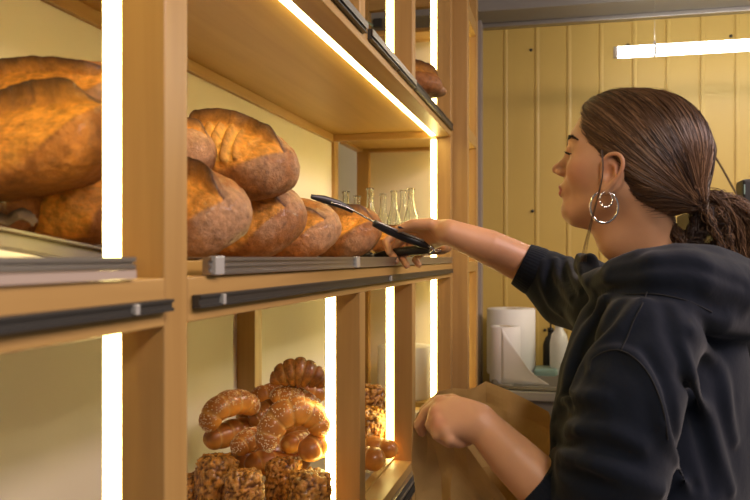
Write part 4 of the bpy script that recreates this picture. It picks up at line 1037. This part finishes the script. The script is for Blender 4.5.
fold([(590, 372), (592, 360), (604, 352), (618, 350), (632, 356), (646, 370), (658, 392)], 0.006, 0.010)
fold([(594, 292), (620, 290), (650, 290), (690, 296), (724, 312)], 0.008, 0.012, 's'); fold([(610, 274), (640, 266), (680, 264), (716, 272), (746, 286)], 0.007, 0.012, 's')
fold([(690, 330), (712, 360), (724, 400), (734, 440)], 0.008, 0.02)
for cp, rs, k, op in FOLDS: Fc.chain(cp, rs, k, op)
# neck opening and the hollow ends of the sleeves
Fc.chain([P(650, 190, 1.285), P(655, 262, 1.285), P(659, 290, 1.29)], [0.062, 0.060, 0.045], 0.010, 's')
Fc.chain([P(582, 245, 1.30), P(600, 262, 1.31)], [0.030, 0.030], 0.02, 's')
cv, cf = sdf_mesh(Fc, (-0.25, 0.85, 0.62), (0.45, 2.0, 1.42), 0.0035)
disp = np.array([noise.noise(Vector((p[0]*16, p[1]*16, p[2]*9)))*0.0035+noise.noise(Vector((p[0]*38, p[1]*38, p[2]*22)))*0.0012 for p in cv])
ctr_ = V(P(655, 420, 1.3)); nn_ = cv-ctr_; nn_ /= np.linalg.norm(nn_, axis=1)[:, None]
hoodie = np_mesh('hoodie', cv+nn_*disp[:, None], cf, HOOD, person, None, 2)
# ribbed cuffs
def cuff(a, b, ra, rb, n_rib=44):
    a, b = Vector(a), Vector(b); d = (b-a).normalized(); e1 = d.orthogonal().normalized(); e2 = d.cross(e1); vs, fs = [], []; seg = n_rib*4
    prof = [(0.0, ra*0.90), (0.0, ra), (0.3, ra*1.02), (0.7, (ra+rb)/2*1.01), (0.94, rb*1.005), (1.0, rb*0.985), (1.0, rb*0.93), (0.85, rb*0.86)]
    for q, r in prof:
        for k in range(seg):
            t = 2*math.pi*k/seg; rr = r*(1+(0.008*math.sin(t*n_rib) if 0 < q else 0)+0.02*math.sin(t*2+1)); vs.append(a.lerp(b, q)+(e1*math.cos(t)+e2*math.sin(t))*rr)
    for i in range(len(prof)-1):
        for k in range(seg): p_, q_ = i*seg+k, i*seg+(k+1) % seg; fs.append((p_, q_, q_+seg, p_+seg))
    fs.append(tuple((len(prof)-1)*seg+k for k in range(seg)))
    return mesh_obj('cuff', vs, fs, HOOD, hoodie, True)
cuff(P(541, 274, 1.692), P(521, 264, 1.70), 0.052, 0.0475); cuff(P(558, 500, 1.143), P(539, 482, 1.153), 0.049, 0.0455)
# raised seams
SEAM = mat('seam', (0.010, 0.011, 0.013), 0.9)
def seam(pts, r=0.0011):
    cp = [on_cloth(*p, 0.0006) for p in pts]; cp = [c for c in cp if c is not None]
    if len(cp) > 2: tube('seam', cp, r, SEAM, hoodie, 6, 4)
seam([(590, 372), (592, 360), (604, 352), (618, 350), (632, 356), (646, 370), (656, 388), (664, 412), (668, 440)])
seam([(647, 292), (642, 305), (634, 320), (627, 338), (621, 350)])
seam([(608, 292), (630, 294), (655, 294), (685, 300), (712, 312)])
# trousers and shoes
FT = Field(); hipc = P(660, 640, 1.30)
FT.ell((hipc.x, hipc.y, 0.88), (0.125, 0.165, 0.12), BR, 0.03)
feet = []
for s in (1, -1):
    hj = Vector((hipc.x, hipc.y, 0.84))+BL*s*0.085; kn = Vector((hipc.x, hipc.y, 0.47))+BL*s*0.10+BF*0.02; an = Vector((hipc.x, hipc.y, 0.11))+BL*s*0.11-BF*0.01
    FT.chain([hj, kn, an], [0.090, 0.066, 0.052], 0.03); feet.append(an)
tv, tf = sdf_mesh(FT, (-0.15, 1.0, 0.0), (0.45, 1.75, 1.05), 0.008)
np_mesh('trousers', tv, tf, mat('dark_denim', (0.02, 0.025, 0.04), 0.8), person, None, 2)
for an in feet:
    FS = Field(); g0 = Vector((an.x, an.y, 0.045)); FS.chain([an, g0-BF*0.02], [0.045, 0.04], 0.02); FS.chain([g0-BF*0.03, g0+BF*0.08, g0+BF*0.16-U3*0.008], [0.040, 0.040, 0.032], 0.03); FS.plane(Vector((0, 0, 0.004)), Vector((0, 0, -1)), 0.004)
    sv_, sf_ = sdf_mesh(FS, tuple(g0-Vector((.3, .3, .06))), tuple(g0+Vector((.3, .3, .16))), 0.006); np_mesh('shoe', sv_, sf_, M['black'], person, None, 1)

# ------------------------------------------------------------------ tongs
tg = empty('serving_tongs', P(432, 250, 1.70))
def bar(name, pts, w, th, m, par=tg): return tube(name, [P(*p) for p in pts], w, m, par, 14, 8, (th[0], th[1]))
up_ = bar('arm', [(431, 249, 1.702), (424, 244, 1.700), (400, 233, 1.690), (374, 222, 1.645), (350, 209, 1.600), (330, 202, 1.575)], [0.0045, 0.0045, 0.0045, 0.0045, 0.0045], (1, 0.45), M['steel'])
bar('handle_grip', [(429, 248, 1.701), (420, 243, 1.697), (403, 236.5, 1.691), (388, 230, 1.668), (374, 223, 1.645)], [0.005, 0.0095, 0.010, 0.009, 0.0075], (0.62, 1), M['rubber'])
bar('handle_rim', [(424, 241, 1.692), (402, 232.5, 1.680), (376, 221.5, 1.642)], [0.002, 0.002, 0.002], (1, 1), M['alu'])
bar('tip', [(353, 211, 1.604), (340, 204.5, 1.586), (324, 199.5, 1.568), (311, 196.5, 1.552)], [0.005, 0.0075, 0.0082, 0.0045], (0.42, 1), M['rubber'])
bar('arm', [(431, 251, 1.702), (420, 252, 1.72), (395, 254, 1.76), (372, 255, 1.84)], [0.0045]*3, (1, 0.45), M['steel'])
bar('handle_grip', [(429, 251, 1.703), (418, 250.5, 1.715), (402, 251.5, 1.735), (388, 253.5, 1.765), (374, 255.5, 1.80)], [0.005, 0.0105, 0.010, 0.0085, 0.004], (0.62, 1), M['rubber'])
bar('tip', [(372, 255, 1.84), (362, 253, 1.88), (350, 251, 1.93)], [0.005, 0.010, 0.006], (0.42, 1), M['rubber'])
bar('hinge', [(430, 246.5, 1.70), (433.5, 250, 1.70), (430, 253.5, 1.70)], [0.0042]*3, (1, 1), M['steel'])
bar('locking_ring', [(434, 250, 1.70), (438, 249.5, 1.70), (441, 250, 1.70), (438, 251.5, 1.70), (434, 250.5, 1.70)], [0.0016]*3, (1, 1), M['silver'])
tag(tg, 'black-handled serving tongs with a thin metal arm, held in the outstretched hand', 'tongs')

# ------------------------------------------------------------------ paper bag
KRAFT = mat('kraft_paper', (0.42, 0.235, 0.085), 0.7, spec=0.35); KRAFT.node_tree.nodes['Principled BSDF'].inputs['Transmission Weight'].default_value = 0.0
noisecol(KRAFT, (0.56, 0.37, 0.14), (0.64, 0.44, 0.18), 30); 
_nt = KRAFT.node_tree; _bp = node(_nt, 'ShaderNodeBump', Strength=0.35, Distance=0.004); _v = node(_nt, 'ShaderNodeTexVoronoi', Scale=9, feature='DISTANCE_TO_EDGE'); _v.inputs['Randomness'].default_value = 1.0; _tc = node(_nt, 'ShaderNodeTexCoord')
_r = node(_nt, 'ShaderNodeMapRange'); _r.inputs[1].default_value = 0; _r.inputs[2].default_value = 0.12
_nt.links.new(_tc.outputs['Object'], _v.inputs['Vector']); _nt.links.new(_v.outputs['Distance'], _r.inputs[0]); _nt.links.new(_r.outputs[0], _bp.inputs['Height']); _nt.links.new(_bp.outputs[0], _nt.nodes['Principled BSDF'].inputs['Normal'])
_o = _nt.nodes['Material Output']; _tr = node(_nt, 'ShaderNodeBsdfTranslucent'); _tr.inputs[0].default_value = (0.66, 0.45, 0.19, 1); _mx = node(_nt, 'ShaderNodeMixShader'); _mx.inputs[0].default_value = 0.35
_nt.links.new(_nt.nodes['Principled BSDF'].outputs[0], _mx.inputs[1]); _nt.links.new(_tr.outputs[0], _mx.inputs[2]); _nt.links.new(_mx.outputs[0], _o.inputs[0])
top = [(413, 426, 1.255), (424, 418, 1.262), (436, 414, 1.266), (450, 424, 1.252), (466, 444, 1.235), (490, 478, 1.235), (515, 510, 1.25), (540, 520, 1.28),      # front panel rim
       (556, 470, 1.33), (553, 425, 1.375), (548, 412, 1.39), (530, 401, 1.40), (508, 390, 1.405), (486, 381, 1.41), (476, 387, 1.405), (468, 389, 1.40), (452, 388, 1.39), (438, 391, 1.365), (427, 402, 1.33), (418, 414, 1.29)]
def paper_bag():
    T = [P(*p) for p in top]; n0 = len(T); TT = []
    for i in range(n0):
        a, b = T[i], T[(i+1) % n0]
        for k in range(5): TT.append(a.lerp(b, k/5))
    n = len(TT); ctr = P(485, 560, 1.33); vs, fs = [], []; rows = 34; zb = 0.80
    # bottom rectangle, corner angles follow the top
    c0 = Vector((ctr.x, ctr.y, 0))
    rb_ = random.Random(5); tab = [[rb_.uniform(-1, 1) for _ in range(20)] for _ in range(10)]
    for j in range(rows+1):
        h = j/rows
        for i, p in enumerate(TT):
            d = Vector((p.x, p.y, 0))-Vector((P(485, 400, 1.33).x, P(485, 400, 1.33).y, 0)); l = d.to_2d()
            a, b = d.dot(R3), d.dot(F3); q = max(abs(a)/0.105, abs(b)/0.062, 1e-4); bp = c0+(R3*a+F3*b)/q
            e = h**0.8; x = p.lerp(Vector((bp.x, bp.y, 0)), min(1, e)); z = p.z+(zb-p.z)*h
            nz = noise.noise(Vector((x.x*20, x.y*20, z*9)))*0.009*min(1, h*5+0.15)+abs(noise.noise(Vector((x.x*13+5, x.y*13, z*12))))*0.016*min(1, h*4+0.1)
            gi, gj = i/5, h*8.999; i0, j0 = int(gi) % 20, int(gj); fi, fj = gi-int(gi), gj-int(gj); i1, j1 = (i0+1) % 20, min(9, j0+1)
            fac = (tab[j0][i0]*(1-fi)+tab[j0][i1]*fi)*(1-fj)+(tab[j1][i0]*(1-fi)+tab[j1][i1]*fi)*fj; nz = nz*0.35+fac*0.011*min(1, h*6+0.2)
            o_ = d.normalized()*nz; vs.append((x.x+o_.x, x.y+o_.y, z))
    for j in range(rows):
        for i in range(n): a, b = j*n+i, j*n+(i+1) % n; fs.append((a, b, b+n, a+n))
    vs.append((c0.x, c0.y, zb)); fs += [(rows*n+i, rows*n+(i+1) % n, len(vs)-1) for i in range(n)]
    o = mesh_obj('paper_bag', vs, fs, KRAFT, None, False); s = o.modifiers.new('s', 'SOLIDIFY'); s.thickness = 0.0005
    return tag(o, 'open brown kraft paper bag held up by the near hand at the shelf edge', 'paper bag')
paper_bag()
